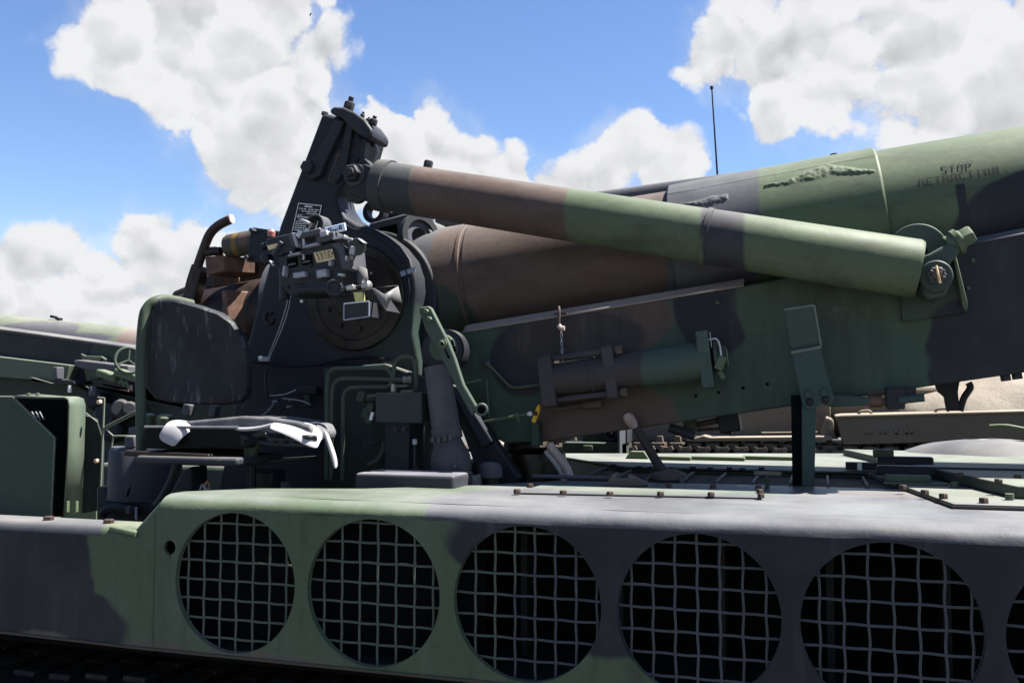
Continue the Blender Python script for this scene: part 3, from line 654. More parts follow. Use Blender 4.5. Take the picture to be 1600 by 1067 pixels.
    block([(330, 430), (372, 425), (376, 450), (332, 470)], 3.7, .2, 'hinge_lug', .02)
    MB().cyl(P(322, 395, 3.6), P(345, 392, 3.6), .018, n=14).make('hinge_pin', Mrustdk, br); MB().box(P(338, 393, 3.62), (.04, .06, .035)).make('pin_block', Mrust, br, bev=.004)
    MB().cyl(P(345, 392, 3.66), P(372, 393, 3.66), .012, n=12).make('hinge_pin', Mrustdk, br)
    lv = MB().tube([P(x, y, 3.6) for x, y in ((300, 445), (306, 425), (318, 390), (328, 366), (342, 352), (360, 343))], .021, 16).make('breech_lever', plain('lever_steel', (.10, .065, .055), .5, .2, scale=30), br)
    MB().pxprism([(283, 468), (291, 436), (299, 412), (311, 416), (313, 424), (303, 470)], 3.58, .06).make('lever_socket', Mrustdk, lv, bev=.005)
    MB().cyl(P(361, 342.5, 3.6), P(363, 342, 3.6), .0205, n=20).make('lever_end', plain('lever_bare_end', (.42, .3, .27), .5), lv)
    # recoil reservoir with black bracket plate
    a = P(354, 386, 3.62); rs = MB().lathe(a, AXD, [(0, .03), (.006, .048), (.02, .054), (.18, .054)], 28).make('reservoir', paint('reservoir_paint', (.16, .155, .115), [(tuple(P(371, 380, 3.6)), (.012, 9, .2), (.5, .3, .08)), (tuple(P(385, 376, 3.6)), (.025, 9, .03), (.3, .19, .16))], wob=.01, dust_and_sun=.1), HOW)
    MB().pxprism([(391, 361), (395, 355), (436, 361), (420, 412), (385, 409)], 3.52, .02).make('bracket_plate', Mblack, rs, bev=.004)
    for x, y in ((394, 360), (386, 402)): MB().lathe(P(x, y, 3.5), FRONT, [(-.02, .009), (.012, .009), (.014, .004)], 12).make('bolt', Mblue, rs)
barrel()

# ---- collar block and recuperator seen above the trunnion
def collar():
    m = Mblue
    o = MB().pxprism([(575, 420), (576, 349), (632, 334), (650, 334), (664, 345), (685, 380), (690, 440)], 3.66, .4).make('collar_block', m, HOW, bev=.008)
    MB().pxprism([(592, 356), (619, 350), (622, 378), (600, 376)], 3.652, .006).make('collar_pocket', Mvoid, o)
    c = P(652, 372, 3.63); ax = (AXD + V((0, -.55, 0))).normalized()
    MB().ring(c, ax, .098, .072, .03, 40).make('collar_ring', Mblack, o); MB().ring(c - ax * .02, ax, .074, .04, .035, 40).make('collar_ring', m, o)
    for x in (632, 673): MB().hexb(P(x, 336 if x < 650 else 348, 3.8), (0, 0, 1), .014, .02).make('bolt', m, o)
    e = MB(); e.ring(P(591, 334, 3.8), FRONT, .052, .03, .05, 26); e.make('lifting_eye', Mblack, o)
    MB().pxprism([(600, 345), (605, 332), (640, 333), (630, 342)], 3.85, .1).make('eye_bracket', Mblack, o)
    MB().cyl(P(688, 351, 4.05), axX(-.3) + V((0, .1, .26)), .05, n=28).make('recuperator_tube', m, HOW)
    MB().tube([P(x, y, 3.9) for x, y in ((664, 342), (672, 338), (690, 340))], .006, 8).make('hydraulic_line', m, o)
collar()

# ---- cradle: long side girder under the barrel
def cradle():
    YC = 3.5
    top = [P(700, 521.5, YC), P(722, 518, YC), P(1160, 447, YC), P(1600, 365, YC)]
    top.append(top[-1] + (top[-1] - top[-2]) * 1.6)
    bot = [P(1600, 582, YC), P(1100, 654, YC), P(850, 690, YC), P(790, 693, YC), P(690, 640, YC)]
    bot.insert(0, bot[0] + (bot[0] - bot[1]) * .75)
    camo = paint('cradle_camouflage', (.095, .165, .118), [blob(1560, 520, YC, 110, 170, BLACK), blob(1640, 430, YC, 110, 160, BLACK), blob(1112, 480, YC, 62, 75, BLACK), blob(1130, 440, YC, 60, 50, BLACK), blob(820, 560, YC, 55, 60, (.055, .055, .07)), blob(960, 500, YC, 90, 60, BROWN), blob(900, 530, YC, 110, 45, (.085, .07, .07)), blob(945, 660, YC, 115, 70, BROWN),
                                          blob(1300, 470, YC, 150, 130, (.115, .175, .112)), blob(1310, 560, YC, 130, 60, (.095, .168, .122))], wear=.3, dust_and_sun=0, wob=.04, dents=.1, streak=(.9, 1, .15))
    o = MB().prism(top + bot, (0, .06, 0)).make('cradle', camo, HOW, bev=.006)
    sh = V((0, 0, -.1)); t2 = [p + sh for p in top]
    MB().prism([p + V((0, .06, 0)) for p in t2 + bot], (0, .5, 0)).make('cradle_trough', paint('trough_paint', (.06, .09, .07)), o)
    MB().prism([p + V((0, .56, 0)) for p in top + bot], (0, .05, 0)).make('cradle_side', Mdgreen, o)
    # chamfered guide rail catching the sun
    rows = []
    for x, y in ((724, 518.5), (735, 516), (1000, 472.5), (1162, 445.5)):
        p = P(x, y, YC); rows.append([p + V((0, -.004, -.006)), p + V((0, -.004, .0)), p + V((0, .02, .024)), p + V((0, .03, .024))])
    MB().strip(rows).make('guide_rail', paint('rail_paint', (.55, .46, .42), wear=.5), o, solid=.004)
    rows = []
    for x, y in ((1510, 383), (1600, 365.5), (1750, 335)):
        p = P(x, y, YC); rows.append([p + V((0, -.004, -.004)), p + V((0, -.004, .0)), p + V((0, .018, .02)), p + V((0, .03, .02))])
    MB().strip(rows).make('guide_rail', Mblue, o, solid=.004)
    for x, y in ((1188, 504), (1520, 407), (1512, 450), (1121, 473)):
        MB().lathe(P(x, y, YC), FRONT, [(-.01, .008), (.006, .008), (.01, .004)], 12).make('rivet', Mgreen, o)
    for x, y in ((1087, 618), (1123, 613), (1161, 606), (1199, 600)):
        MB().lathe(P(x, y, YC - .001), FRONT, [(0, .006), (.0015, .0055)], 12).make('bolt_hole', Mvoid, o)
    # bracket plate behind the strut end, and the folded tab
    MB().pxprism([(1410, 503), (1406, 420), (1490, 395), (1513, 487)], YC - .022, .022).make('anchor_plate', paint('anchor_camouflage', (.085, .135, .095), [blob(1550, 520, YC, 100, 60, BLACK)], wear=.2), o, bev=.003)
    e = MB().pxprism([(1488, 400), (1494, 399), (1513, 476), (1511, 487), (1505, 480)], YC - .05, .03).make('anchor_tab', Mgreen, o, bev=.003)
    c = P(1434, 394, YC - .04); MB().ring(c, (0, 1, 0), .098, .03, .035, 48).make('anchor_disc', paint('disc_paint', (.11, .165, .13), wear=.2), o, bev=.004)
    MB().lathe(c + V((0, .03, 0)), FRONT, [(0, .032), (.004, .03)], 24).make('disc_bore', Mvoid, o)
    MB().lathe(c + V((0, .045, 0)), FRONT, [(0, .1), (.01, .1)], 40).make('disc_backing', Mdgreen, o)
    # hanging pin on its chain
    pn = MB().tube([P(873, 479, 3.47), P(874, 489, 3.46), P(873, 508, 3.46)], .005, 8).make('retaining_pin', Mbrown, o)
    MB().box(P(878, 490, 3.5), (.05, .04, .006)).make('pin_seat', Mbrown, o); MB().tube([P(873, 508, 3.46), P(876, 512, 3.46), P(882, 513, 3.46)], .009, 10).make('pin_head', plain('pin_paint', (.33, .27, .25), .5), pn)
    mb = MB()
    for i in range(8):
        p = P(877 + i * .3, 518 + i * 6, 3.475); mb.tube([p + V((.004 * math.cos(t * 1.05) * (1 if i % 2 else .4), .004 * math.sin(t * 1.05) * (.4 if i % 2 else 1), .009 * math.sin(t * 1.05))) for t in range(7)], .0013, 5, res=3)
    mb.make('pin_chain', Msteel, pn)
    # replenisher cylinder bolted to the girder
    Yb = 3.40; a0, a1 = P(860, 594, Yb), P(1108, 563, Yb); d = (a1 - a0).normalized(); l = (a1 - a0).length
    cyc = paint('replenisher_camouflage', (.115, .175, .14), [(tuple(P(900, 590, Yb)), (P(1008, 580, Yb).x - P(900, 580, Yb).x, 9, 9), (.10, .085, .085))], wear=.2, dust_and_sun=.05, wob=.015)
    cy = MB().lathe(a0, d, [(0, .062), (.16, .062), (.162, .066), (.175, .066), (.177, .063), (l, .070)], 40).make('replenisher', cyc, HOW)
    rot = Matrix((d, V((0, 1, 0)), d.cross(V((0, 1, 0))))).transposed()
    MB().box(P(860, 596, Yb), (.055, .12, .185), rot).make('replenisher_head', paint('replenisher_head_paint', (.10, .085, .09)), cy, bev=.005)
    MB().box(P(957, 582, Yb), (.042, .12, .19), rot).make('replenisher_clamp', paint('replenisher_head_paint', (0, 0, 0)), cy, bev=.005)
    MB().box(P(1104, 562, Yb), (.042, .13, .20), rot).make('replenisher_clamp', paint('replenisher_foot_paint', (.10, .16, .13)), cy, bev=.005)
    for s in (-1, 1):
        off = d.cross(V((0, 1, 0))) * (s * .077)
        MB().cyl(a0 + off + d * .02 + FRONT * .03, a0 + d * .29 + off + FRONT * .03, .0105, n=14).make('tie_rod', paint('replenisher_head_paint', (0, 0, 0)), cy)
        MB().hexb(a0 + d * .265 + off + FRONT * .03, d, .017, .025).make('nut', Mbrown, cy)
    e = P(1118, 558, Yb); MB().lathe(e, d, [(0, .06), (.012, .06), (.014, .04), (.04, .035)], 24).make('end_plug', Mdgreen, cy)
    MB().tube([P(x, y, Yb - .05) for x, y in ((1106, 531), (1118, 529), (1124, 537), (1127, 556))], .0035, 8).make('safety_wire', Msteel, cy)
    MB().box(P(1126, 567, Yb - .05), (.03, .02, .05), rotY(.4)).make('bleed_valve', Mgreen, cy, bev=.004); MB().cyl(P(1124, 580, Yb - .04), P(1131, 592, Yb - .04), .01, n=10).make('bleed_pipe', Mgreen, cy)
    MB().tube([P(x, y, 3.47) for x, y in ((860, 640), (880, 638), (905, 634), (930, 632))], .008, 8).make('hydraulic_line', Mbrown, cy)
    MB().cyl(P(912, 634, 3.47), P(940, 630, 3.47), .017, n=16).make('fitting', Mbrown, cy)
    # thin lubrication pipe
    MB().tube([P(x, y, 3.475) for x, y in ((760, 568), (768, 574), (793, 600), (802, 605), (815, 605), (850, 600))], .0055, 8).make('oil_pipe', Mgreen, o)
    MB().lathe(P(763, 568, 3.49), FRONT, [(0, .014), (.015, .013), (.02, .006)], 14).make('pipe_fitting', Mblue, o)
    # elevation pointer rods and yellow handle
    MB().cyl(P(722, 600, 3.45), P(751, 594, 3.45), .004, n=8).make('pointer_rod', Mgreen, o)
    MB().cyl(P(760, 593, 3.45), P(766, 665, 3.45), .003, n=8).make('pointer_rod', Mgreen, o)
    rd = MB().cyl(P(742, 661, 3.42), P(824, 647, 3.42), .006, n=10).make('control_rod', Mgreen, o)
    MB().cyl(P(806, 650, 3.42), P(812, 649, 3.42), .011, n=12).make('rod_collar', Mgreen, rd); MB().cyl(P(809, 650, 3.42), P(811, 660, 3.42), .005, n=8).make('rod_clip', Mgreen, rd)
    MB().lathe(P(824, 647, 3.42), V((1, 0, .17)), [(0, .005), (.01, .01), (.02, .006)], 12).make('rod_tip', Mwhite, rd)
    sp = MB().pxprism([(829, 660), (841, 658), (842, 697), (829, 697)], 3.44, .05).make('valve_post', Mdgreen, o, bev=.004)
    MB().pxprism([(840, 631), (844, 633), (842, 645), (835, 661), (829, 659), (834, 645)], 3.41, .018).make('yellow_handle', Myellow, sp, bev=.004)
    MB().lathe(P(837, 646, 3.41), FRONT, [(0, .009), (.006, .008)], 12).make('handle_nut', Mbolt, sp)
    # brackets hanging under the girder
    MB().pxprism([(1068, 655), (1086, 652), (1087, 672), (1075, 684), (1066, 680)], 3.6, .08).make('stay_lug', Mdgreen, o, bev=.003)
    MB().cyl(P(1046, 668, 3.58), P(1086, 681, 3.58), .018, n=16).make('stay_pin', Mblack, o)
    MB().cyl(P(1082, 665, 3.68), P(1130, 655, 3.68), .012, n=12).make('stay_rod', Mbrown, o); MB().box(P(1140, 658, 3.7), (.08, .1, .08), rotY(-.15)).make('stay_block', Mblack, o, bev=.006)
    MB().cyl(P(1082, 672, 3.68), P(1150, 668, 3.68), .006, n=8).make('stay_rod', Mrust, o); MB().box(P(1138, 672, 3.7), (.03, .05, .03)).make('stay_nut', Mblack, o, bev=.004)
    mb = MB().pxprism([(1462, 601), (1500, 594), (1497, 612), (1500, 642), (1480, 642), (1476, 620), (1466, 612)], 3.75, .04); mb.make('hook_bracket', Mblack, o, bev=.004)
    MB().tube([P(x, y, 3.76) for x, y in ((1500, 642), (1506, 622), (1516, 606), (1513, 598))], .012, 8).make('hook_bracket', Mblack, o)
    for x in (1571, 1589): MB().box(P(x, 590 - (x - 1571) * .15, 3.55), (.022, .06, .022), rotY(-.15)).make('rack_tooth', Mblack, o)
cradle()

def travel_stay():
    gm = paint('stay_paint', (.085, .145, .125), wear=.2, dust_and_sun=.1); Y = 3.40
    a = [P(1225, 484, Y - .05), P(1272, 477, Y - .05), P(1283, 541, Y), P(1236, 550, Y)]
    o = MB().prism(a, (0, .012, 0)).make('travel_stay', gm, HOW, bev=.003)
    MB().pxprism([(1236, 551), (1283, 542), (1291, 580), (1302, 617), (1303, 626), (1296, 634), (1284, 631), (1279, 633), (1270, 640), (1259, 638), (1253, 630)], Y - .012, .014).make('stay_plate', gm, o, bev=.003)
    MB().cyl(P(1236, 551, Y - .012), P(1283, 542, Y - .012), .006, n=10).make('stay_fold', paint('stay_fold_paint', (.3, .36, .3)), o)
    e = MB(); e.cyl(a[0], a[1], .004, n=8); e.cyl(a[1], a[2], .004, n=8); e.make('stay_edge', paint('stay_fold_paint', (0, 0, 0)), o)
    for x, y in ((1263, 616), (1288, 613)): MB().hexb(P(x, y, Y - .012), FRONT, .014, .012).make('bolt', gm, o)
    for x, y in ((1265, 628), (1290, 624)): MB().lathe(P(x, y, Y - .012), FRONT, [(0, .014), (.002, .013), (.008, .008), (.01, .003)], 16).make('pin', Mblack, o)
    top = P(1262, 632, Y); b0, b1 = P(1253, 640, Y), P(1276, 640, Y); w = b1.x - b0.x
    MB().prism([(b0.x, Y, b0.z + .03), (b1.x, Y, b1.z + .03), (b1.x - .012, Y, 1.436), (b0.x - .004, Y, 1.436)], (0, .035, 0)).make('stay_leg', paint('leg_paint', (.075, .14, .125), wear=.2), o, bev=.002)
    MB().prism([(b0.x - .036, Y + .02, b0.z + .05), (b0.x - .001, Y + .02, b0.z + .05), (b0.x - .005, Y + .02, 1.436), (b0.x - .036, Y + .02, 1.436)], (0, .1, 0)).make('stay_leg', Mvoid, o)
    MB().pxprism([(1300, 615), (1325, 617), (1347, 619), (1360, 622), (1360, 633), (1300, 636), (1286, 632)], Y + .05, .05).make('link_bar', gm, o, bev=.006)
    MB().cyl(P(1358, 627, Y + .08), P(1378, 626, Y + .08), .022, n=16).make('link_sleeve', Mrust, o); MB().cyl(P(1376, 628, Y + .08), P(1392, 627, Y + .08), .012, n=12).make('link_rod', Mbrown, o)
    MB().cyl(P(1355, 616, Y + .1), P(1390, 612, Y + .1), .008, n=10).make('link_rod', Mbrown, o)
    MB().box(P(1398, 622, Y + .1), (.06, .09, .075)).make('link_block', Mblack, o, bev=.006); MB().cyl(P(1404, 625, Y + .06), P(1444, 621, Y + .06), .014, n=14).make('link_handle', gm, o)
    MB().box(P(1416, 612, Y + .1), (.06, .06, .03)).make('link_block', Mblack, o, bev=.005)
travel_stay()

# ---- equilibrator strut
def strut():
    Ye = 3.385; a, b = P(588, 289, Ye), P(1436, 424, Ye); b = P(1437, 421, Ye)
    d = (b - a).normalized(); l = (b - a).length; r0 = .0955
    def at(px): return (P(px, 300, Ye).x - a.x) / d.x
    bands = [((at(640) * d.x + a.x - 1, Ye, 2.4), (1 + P(655, 300, Ye).x - (at(640) * d.x + a.x), 9, 9), (.07, .076, .09)), ((P(1133, 360, Ye).x, Ye, 2.4), ((P(1166, 360, Ye).x - P(1100, 360, Ye).x) / 2, 9, 9), (.065, .065, .085)), ]
    gb = P(655, 300, Ye).x; ge = P(893, 330, Ye).x
    bands.append((((gb + ge) / 2, Ye, 2.4), ((ge - gb) / 2, 9, 9), BROWN))
    camo = paint('strut_camouflage', GREEN, bands, wear=.35, dust_and_sun=.35, dust_and_sun_col=(.17, .165, .15), wob=.012, bump=.15, streak=(.5, 1, 1), dents=.08)  # upper side coloured paler to paint its sunlit top
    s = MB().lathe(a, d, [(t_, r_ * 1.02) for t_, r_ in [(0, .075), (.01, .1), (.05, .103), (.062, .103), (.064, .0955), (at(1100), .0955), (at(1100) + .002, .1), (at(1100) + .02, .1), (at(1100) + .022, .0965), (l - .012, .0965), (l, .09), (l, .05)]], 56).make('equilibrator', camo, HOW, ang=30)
    MB().hexb(P(668, 263, 3.4), d.cross(V((0, 1, 0))) * (1 if d.cross(V((0, 1, 0))).z > 0 else -1), .018, .03).make('bolt', Mblack, s)
    # rear clevis
    cl = MB().pxprism([(556, 262), (570, 256), (585, 262), (592, 318), (565, 312), (545, 300)], 3.35, .07).make('rear_clevis', Mblack, s, bev=.006)
    MB().pxprism([(553, 262), (566, 244), (584, 262)], 3.41, .06).make('clevis_web', Mblack, s, bev=.004)
    p = P(552, 272, 3.34); MB().hexb(p, FRONT, .036, .03).make('pivot_nut', Mblack, cl, bev=.003); MB().lathe(p + FRONT * .03, FRONT, [(0, .02), (.014, .019), (.018, .008)], 18).make('pivot_pin', Mblack, cl)
    MB().lathe(p + V((0, .03, 0)), FRONT, [(0, .045), (.024, .045)], 28).make('pivot_washer', Mblue, cl)
    MB().lathe(P(560, 300, 3.38), FRONT, [(0, .05), (.02, .045)], 24).make('grease_boss', Mgrease, cl)
    # front clevis with castle nut and split pin
    fc = MB().pxprism([(1436, 402), (1452, 396), (1484, 378), (1497, 384), (1499, 398), (1485, 410), (1488, 440), (1478, 462), (1450, 468), (1437, 452)], 3.37, .11).make('front_clevis', paint('clevis_paint', (.10, .155, .125), wear=.2), s, bev=.01, seg=3)
    ax = (P(1510, 370, 3.40) - P(1480, 386, 3.40)).normalized()
    MB().lathe(P(1481, 386, 3.41), ax, [(0, .036), (.045, .036), (.05, .033)], 24).make('clevis_collar', Mgreen, fc); MB().hexb(P(1499, 376, 3.41), ax, .034, .045, 0).make('collar_nut', Mgreen, fc, bev=.003)
    MB().ring(P(1492, 380, 3.41), ax, .044, .02, .016, 28).make('collar_washer', Mgreen, fc)
    p = P(1462, 432, 3.36); MB().lathe(p, FRONT, [(0, .052), (.012, .052), (.016, .048)], 40).make('pin_washer', paint('washer_paint', (.09, .13, .11)), fc)
    nt = MB(); nt.hexb(p + FRONT * .016, FRONT, .03, .026)
    for k in range(6):
        g = R(60 * k + 30); nt.box(p + FRONT * .047 + V((math.cos(g) * .02, 0, math.sin(g) * .02)), (.012, .012, .01), rotY(-g))
    nt.make('castle_nut', Mblue, fc, bev=.002); MB().lathe(p + FRONT * .04, FRONT, [(0, .016), (.018, .015), (.02, .01)], 18).make('clevis_pin', Mrust, fc)
    MB().tube([p + FRONT * .058 + V((-.004, 0, .028)), p + FRONT * .064, p + FRONT * .06 + V((.006, 0, -.03))], .004, 8).make('split_pin', Mbrass, fc)
strut()

# ---- black trunnion frame (top carriage)
def mount():
    YF = 3.43
    fm = paint('mount_paint', (.040, .045, .062), [blob(640, 560, YF, 60, 90, (.05, .085, .075))], wear=.15, dust_and_sun=.06, rough=.5, spec=.15, dents=.08)
    out = [(340, 775), (375, 575), (437, 352), (503, 177), (530, 183), (560, 205), (573, 222), (565, 250), (548, 262), (535, 290), (524, 306), (529, 324), (539, 339), (557, 351), (580, 356), (604, 369), (623, 384), (640, 405), (649, 431), (651, 455), (649, 474), (645, 520), (655, 565), (662, 775)]
    o = MB().pxprism(out, YF, .13).make('trunnion_frame', fm, HOW, bev=.014, seg=3)
    MB().pxprism([(x + 8, y + 2) for x, y in out[:5]] + [(x + 8, y) for x, y in out[5:]], 4.12, .13).make('trunnion_frame_far', fm, o)
    # second flange behind the cheek
    c = P(556, 465, YF); k = mpp(556, YF)
    MB().ring(c + V((.02, .10, 0)), (0, 1, 0), 112 * k, 60 * k, .05, 64).make('cheek_flange', Mblack, o, bev=.008)
    # rim line and bearing with old grease
    pts = [P(x, y, YF - .002) for x, y in ((524, 322), (531, 340), (548, 356), (575, 364), (597, 377), (615, 392), (630, 412), (638, 436), (640, 458), (637, 478))]
    MB().tube(pts, .004, 6).make('cheek_weld', fm, o)
    MB().ring(c + V((0, -.012, 0)), (0, 1, 0), 84 * k, 66 * k, .03, 56).make('bearing_ring', Mgrease, o, bev=.006)
    MB().ring(c + V((0, -.006, 0)), (0, 1, 0), 66 * k, 30 * k, .02, 56).make('bearing_face', Mrustdk, o)
    MB().lathe(c + V((0, -.02, 0)), (0, 1, 0), [(0, .02), (.0, 34 * k), (.02, 38 * k), (.03, 38 * k)], 40).make('bearing_cap', Mgrease, o, bev=.004)
    for g in (200, 240, 280, 320): MB().hexb(c + V((50 * k * math.cos(R(g)), -.008, 50 * k * math.sin(R(g)))), FRONT, .011, .01).make('bolt', Mgrease, o)
    # pale strip painting a sliver of sunlight on the flange
    MB().pxprism([(590, 436), (620, 426), (648, 417), (649, 424), (622, 434), (592, 443)], YF - .004, .004).make('sun_sliver', plain('sun_sliver_paint', (.32, .36, .42), .5, scale=30, col2=(.15, .18, .22)), o)
    MB().lathe(P(581, 427, YF), FRONT, [(0, .007), (.008, .004)], 10).make('grease_nipple', Mbrass, o)
    # flat bar with hex bolt, running up to the top fitting
    MB().pxprism([(475, 263), (482, 252), (498, 234), (523, 186), (538, 189), (508, 252), (500, 274), (487, 281), (477, 276)], YF - .03, .03).make('stay_bar', Mblack, o, bev=.005)
    MB().hexb(P(482, 262, YF - .03), FRONT, .03, .022).make('stay_bolt', Mblack, o, bev=.003)
    # slide column and screw
    MB().pxprism([(541, 188), (553, 190), (540, 262), (526, 285), (520, 283), (530, 250)], YF - .018, .02).make('slide_rail', Mblack, o, bev=.004)
    MB().cyl(P(557, 205, YF + .02), P(551, 240, YF + .02), .014, n=14).make('adjusting_screw', plain('greasy_screw', (.09, .08, .05), .35, .3, scale=60), o)
    MB().pxprism([(566, 215), (573, 218), (567, 252), (561, 247)], YF - .012, .04).make('slide_rail', Mblack, o, bev=.003)
    # serial plate, worn
    MB().pxprism([(530, 234), (538, 233), (540, 240), (527, 285), (523, 288), (511, 285), (511, 279), (525, 238)], YF - .006, .006).make('serial_plate', plain('serial_plate_paint', (.085, .06, .055), .5, scale=40), o, bev=.002)
    mb = MB()
    for i in range(9):
        for j in range(2):
            p = P(533 - i * 1.8 - j * 5 + 1, 243 + i * 4.8, YF - .009); mb.box(p, (.009, .003, .006), rotY(-.35)); 
    mb.make('serial_digits', plain('worn_digits', (.20, .19, .19), .5, scale=70, col2=(.06, .05, .05)), o)
    # top flange: lozenge plate with studs
    t = [P(x, y, YF) for x, y in ((524, 178), (530, 172), (545, 173), (563, 181), (578, 192), (588, 206), (590, 212), (588, 220), (580, 222), (566, 213), (556, 204), (540, 187), (526, 183))]
    tf = MB().prism([p + V((0, -.05, 0)) for p in t], (0, .16, 0)).make('top_flange', Mblack, o, bev=.008)
    for x, y, r_, h in ((543, 175, .022, .042), (565, 186, .01, .02), (582, 196, .017, .026), (575, 190, .010, .012)):
        p = P(x, y, YF - .01); ax = V((.30, 0, 1)).normalized(); MB().hexb(p, ax, r_, h, shank=h * .5).make('stud_nut', Mblack, tf, bev=.002)
    MB().hexb(P(507, 181, YF + .03), (0.2, 0, 1), .014, .016).make('stud_nut', Mblack, tf)
    # instruction plate
    q = [(466, 317), (503, 321), (493, 364), (456, 362)]
    pl = MB().pxprism(q, YF - .005, .005).make('instruction_plate', plain('plate_black', (.03, .03, .03), .4), o)
    mb = MB(); rnd = random.Random(3)
    def qp(u, v): 
        a = [q[0][i] + (q[1][i] - q[0][i]) * u for i in (0, 1)]; b = [q[3][i] + (q[2][i] - q[3][i]) * u for i in (0, 1)]
        return P(a[0] + (b[0] - a[0]) * v, a[1] + (b[1] - a[1]) * v, YF - .0065)
    def bar(u0, v0, u1, v1): mb.add([qp(u0, v0), qp(u1, v0), qp(u1, v1), qp(u0, v1)], [(0, 1, 2, 3)])
    bar(0, 0, 1, .03); bar(0, .03, .03, 1); bar(.97, .03, 1, 1); bar(.3, .07, .62, .12)
    for i in range(11):
        v = .17 + i * .075; u = .08
        while u < .92:
            w = rnd.uniform(.04, .14)
            if rnd.random() < .75: bar(u, v, min(u + w, .93), v + .032)
            u += w + .03
    for v in (.45, .62): bar(.05, v, .95, v + .012)
    mb.make('plate_lettering', Mwhite, pl)
    # cables on the cheek
    MB().tube([P(x, y, 3.39) for x, y in ((452, 455), (447, 480), (436, 515), (424, 545), (419, 560))], .0022, 6).make('cable', Mwirel, o)
    MB().tube([P(x, y, 3.39) for x, y in ((455, 455), (450, 485), (438, 520), (424, 552), (421, 562))], .0022, 6).make('cable', Mwirel, o)
    MB().tube([P(x, y, 3.39) for x, y in ((378, 565), (405, 566), (440, 571), (490, 570), (535, 561), (570, 558), (600, 561))], .006, 8).make('cable', Mwire, o)
    MB().tube([P(x, y, 3.39) for x, y in ((490, 568), (525, 567), (560, 570), (590, 568), (618, 566))], .004, 8).make('cable', Mwire, o)
    MB().tube([P(x, y, 3.385) for x, y in ((417, 574), (415, 590), (416, 608), (418, 622))], .004, 8).make('cable', Mwire, o)
    MB().box(P(413, 561, 3.385), (.045, .02, .02)).make('cable_clamp', Mwirel, o, bev=.003); MB().lathe(P(408, 559, 3.38), FRONT, [(0, .009), (.01, .008), (.012, .003)], 10).make('clamp_screw', Mwhite, o)
    MB().tube([P(420 + 7 * math.cos(g), 497 + 9 * math.sin(g), YF - .006) for g in [i * .6 for i in range(10)]], .006, 8).make('lifting_ring', Mblack, o)
    for pts in (((405, 655), (425, 632), (440, 622), (465, 612)), ((428, 660), (440, 640), (455, 637), (457, 650), (440, 665)), ((422, 618), (445, 616), (466, 607)), ((440, 622), (470, 626), (485, 632)), ((408, 650), (420, 640), (432, 625))):
        MB().tube([P(x, y, 3.37) for x, y in pts], .0028, 6).make('cable', Mwirel if len(pts) == 3 else Mwire, o)
    for x, y in ((455, 625), (452, 636), (437, 652), (430, 628)): MB().cyl(P(x - 4, y, 3.37), P(x + 4, y - 1, 3.37), .006, n=10).make('cable_connector', Msteel, o)
    MB().box(P(482, 610, 3.39), (.09, .05, .03)).make('terminal_box', Mblack, o, bev=.004); MB().box(P(481, 624, 3.39), (.022, .03, .05)).make('terminal_box', Mdgreen, o, bev=.004)
    return o
MOUNT = mount()

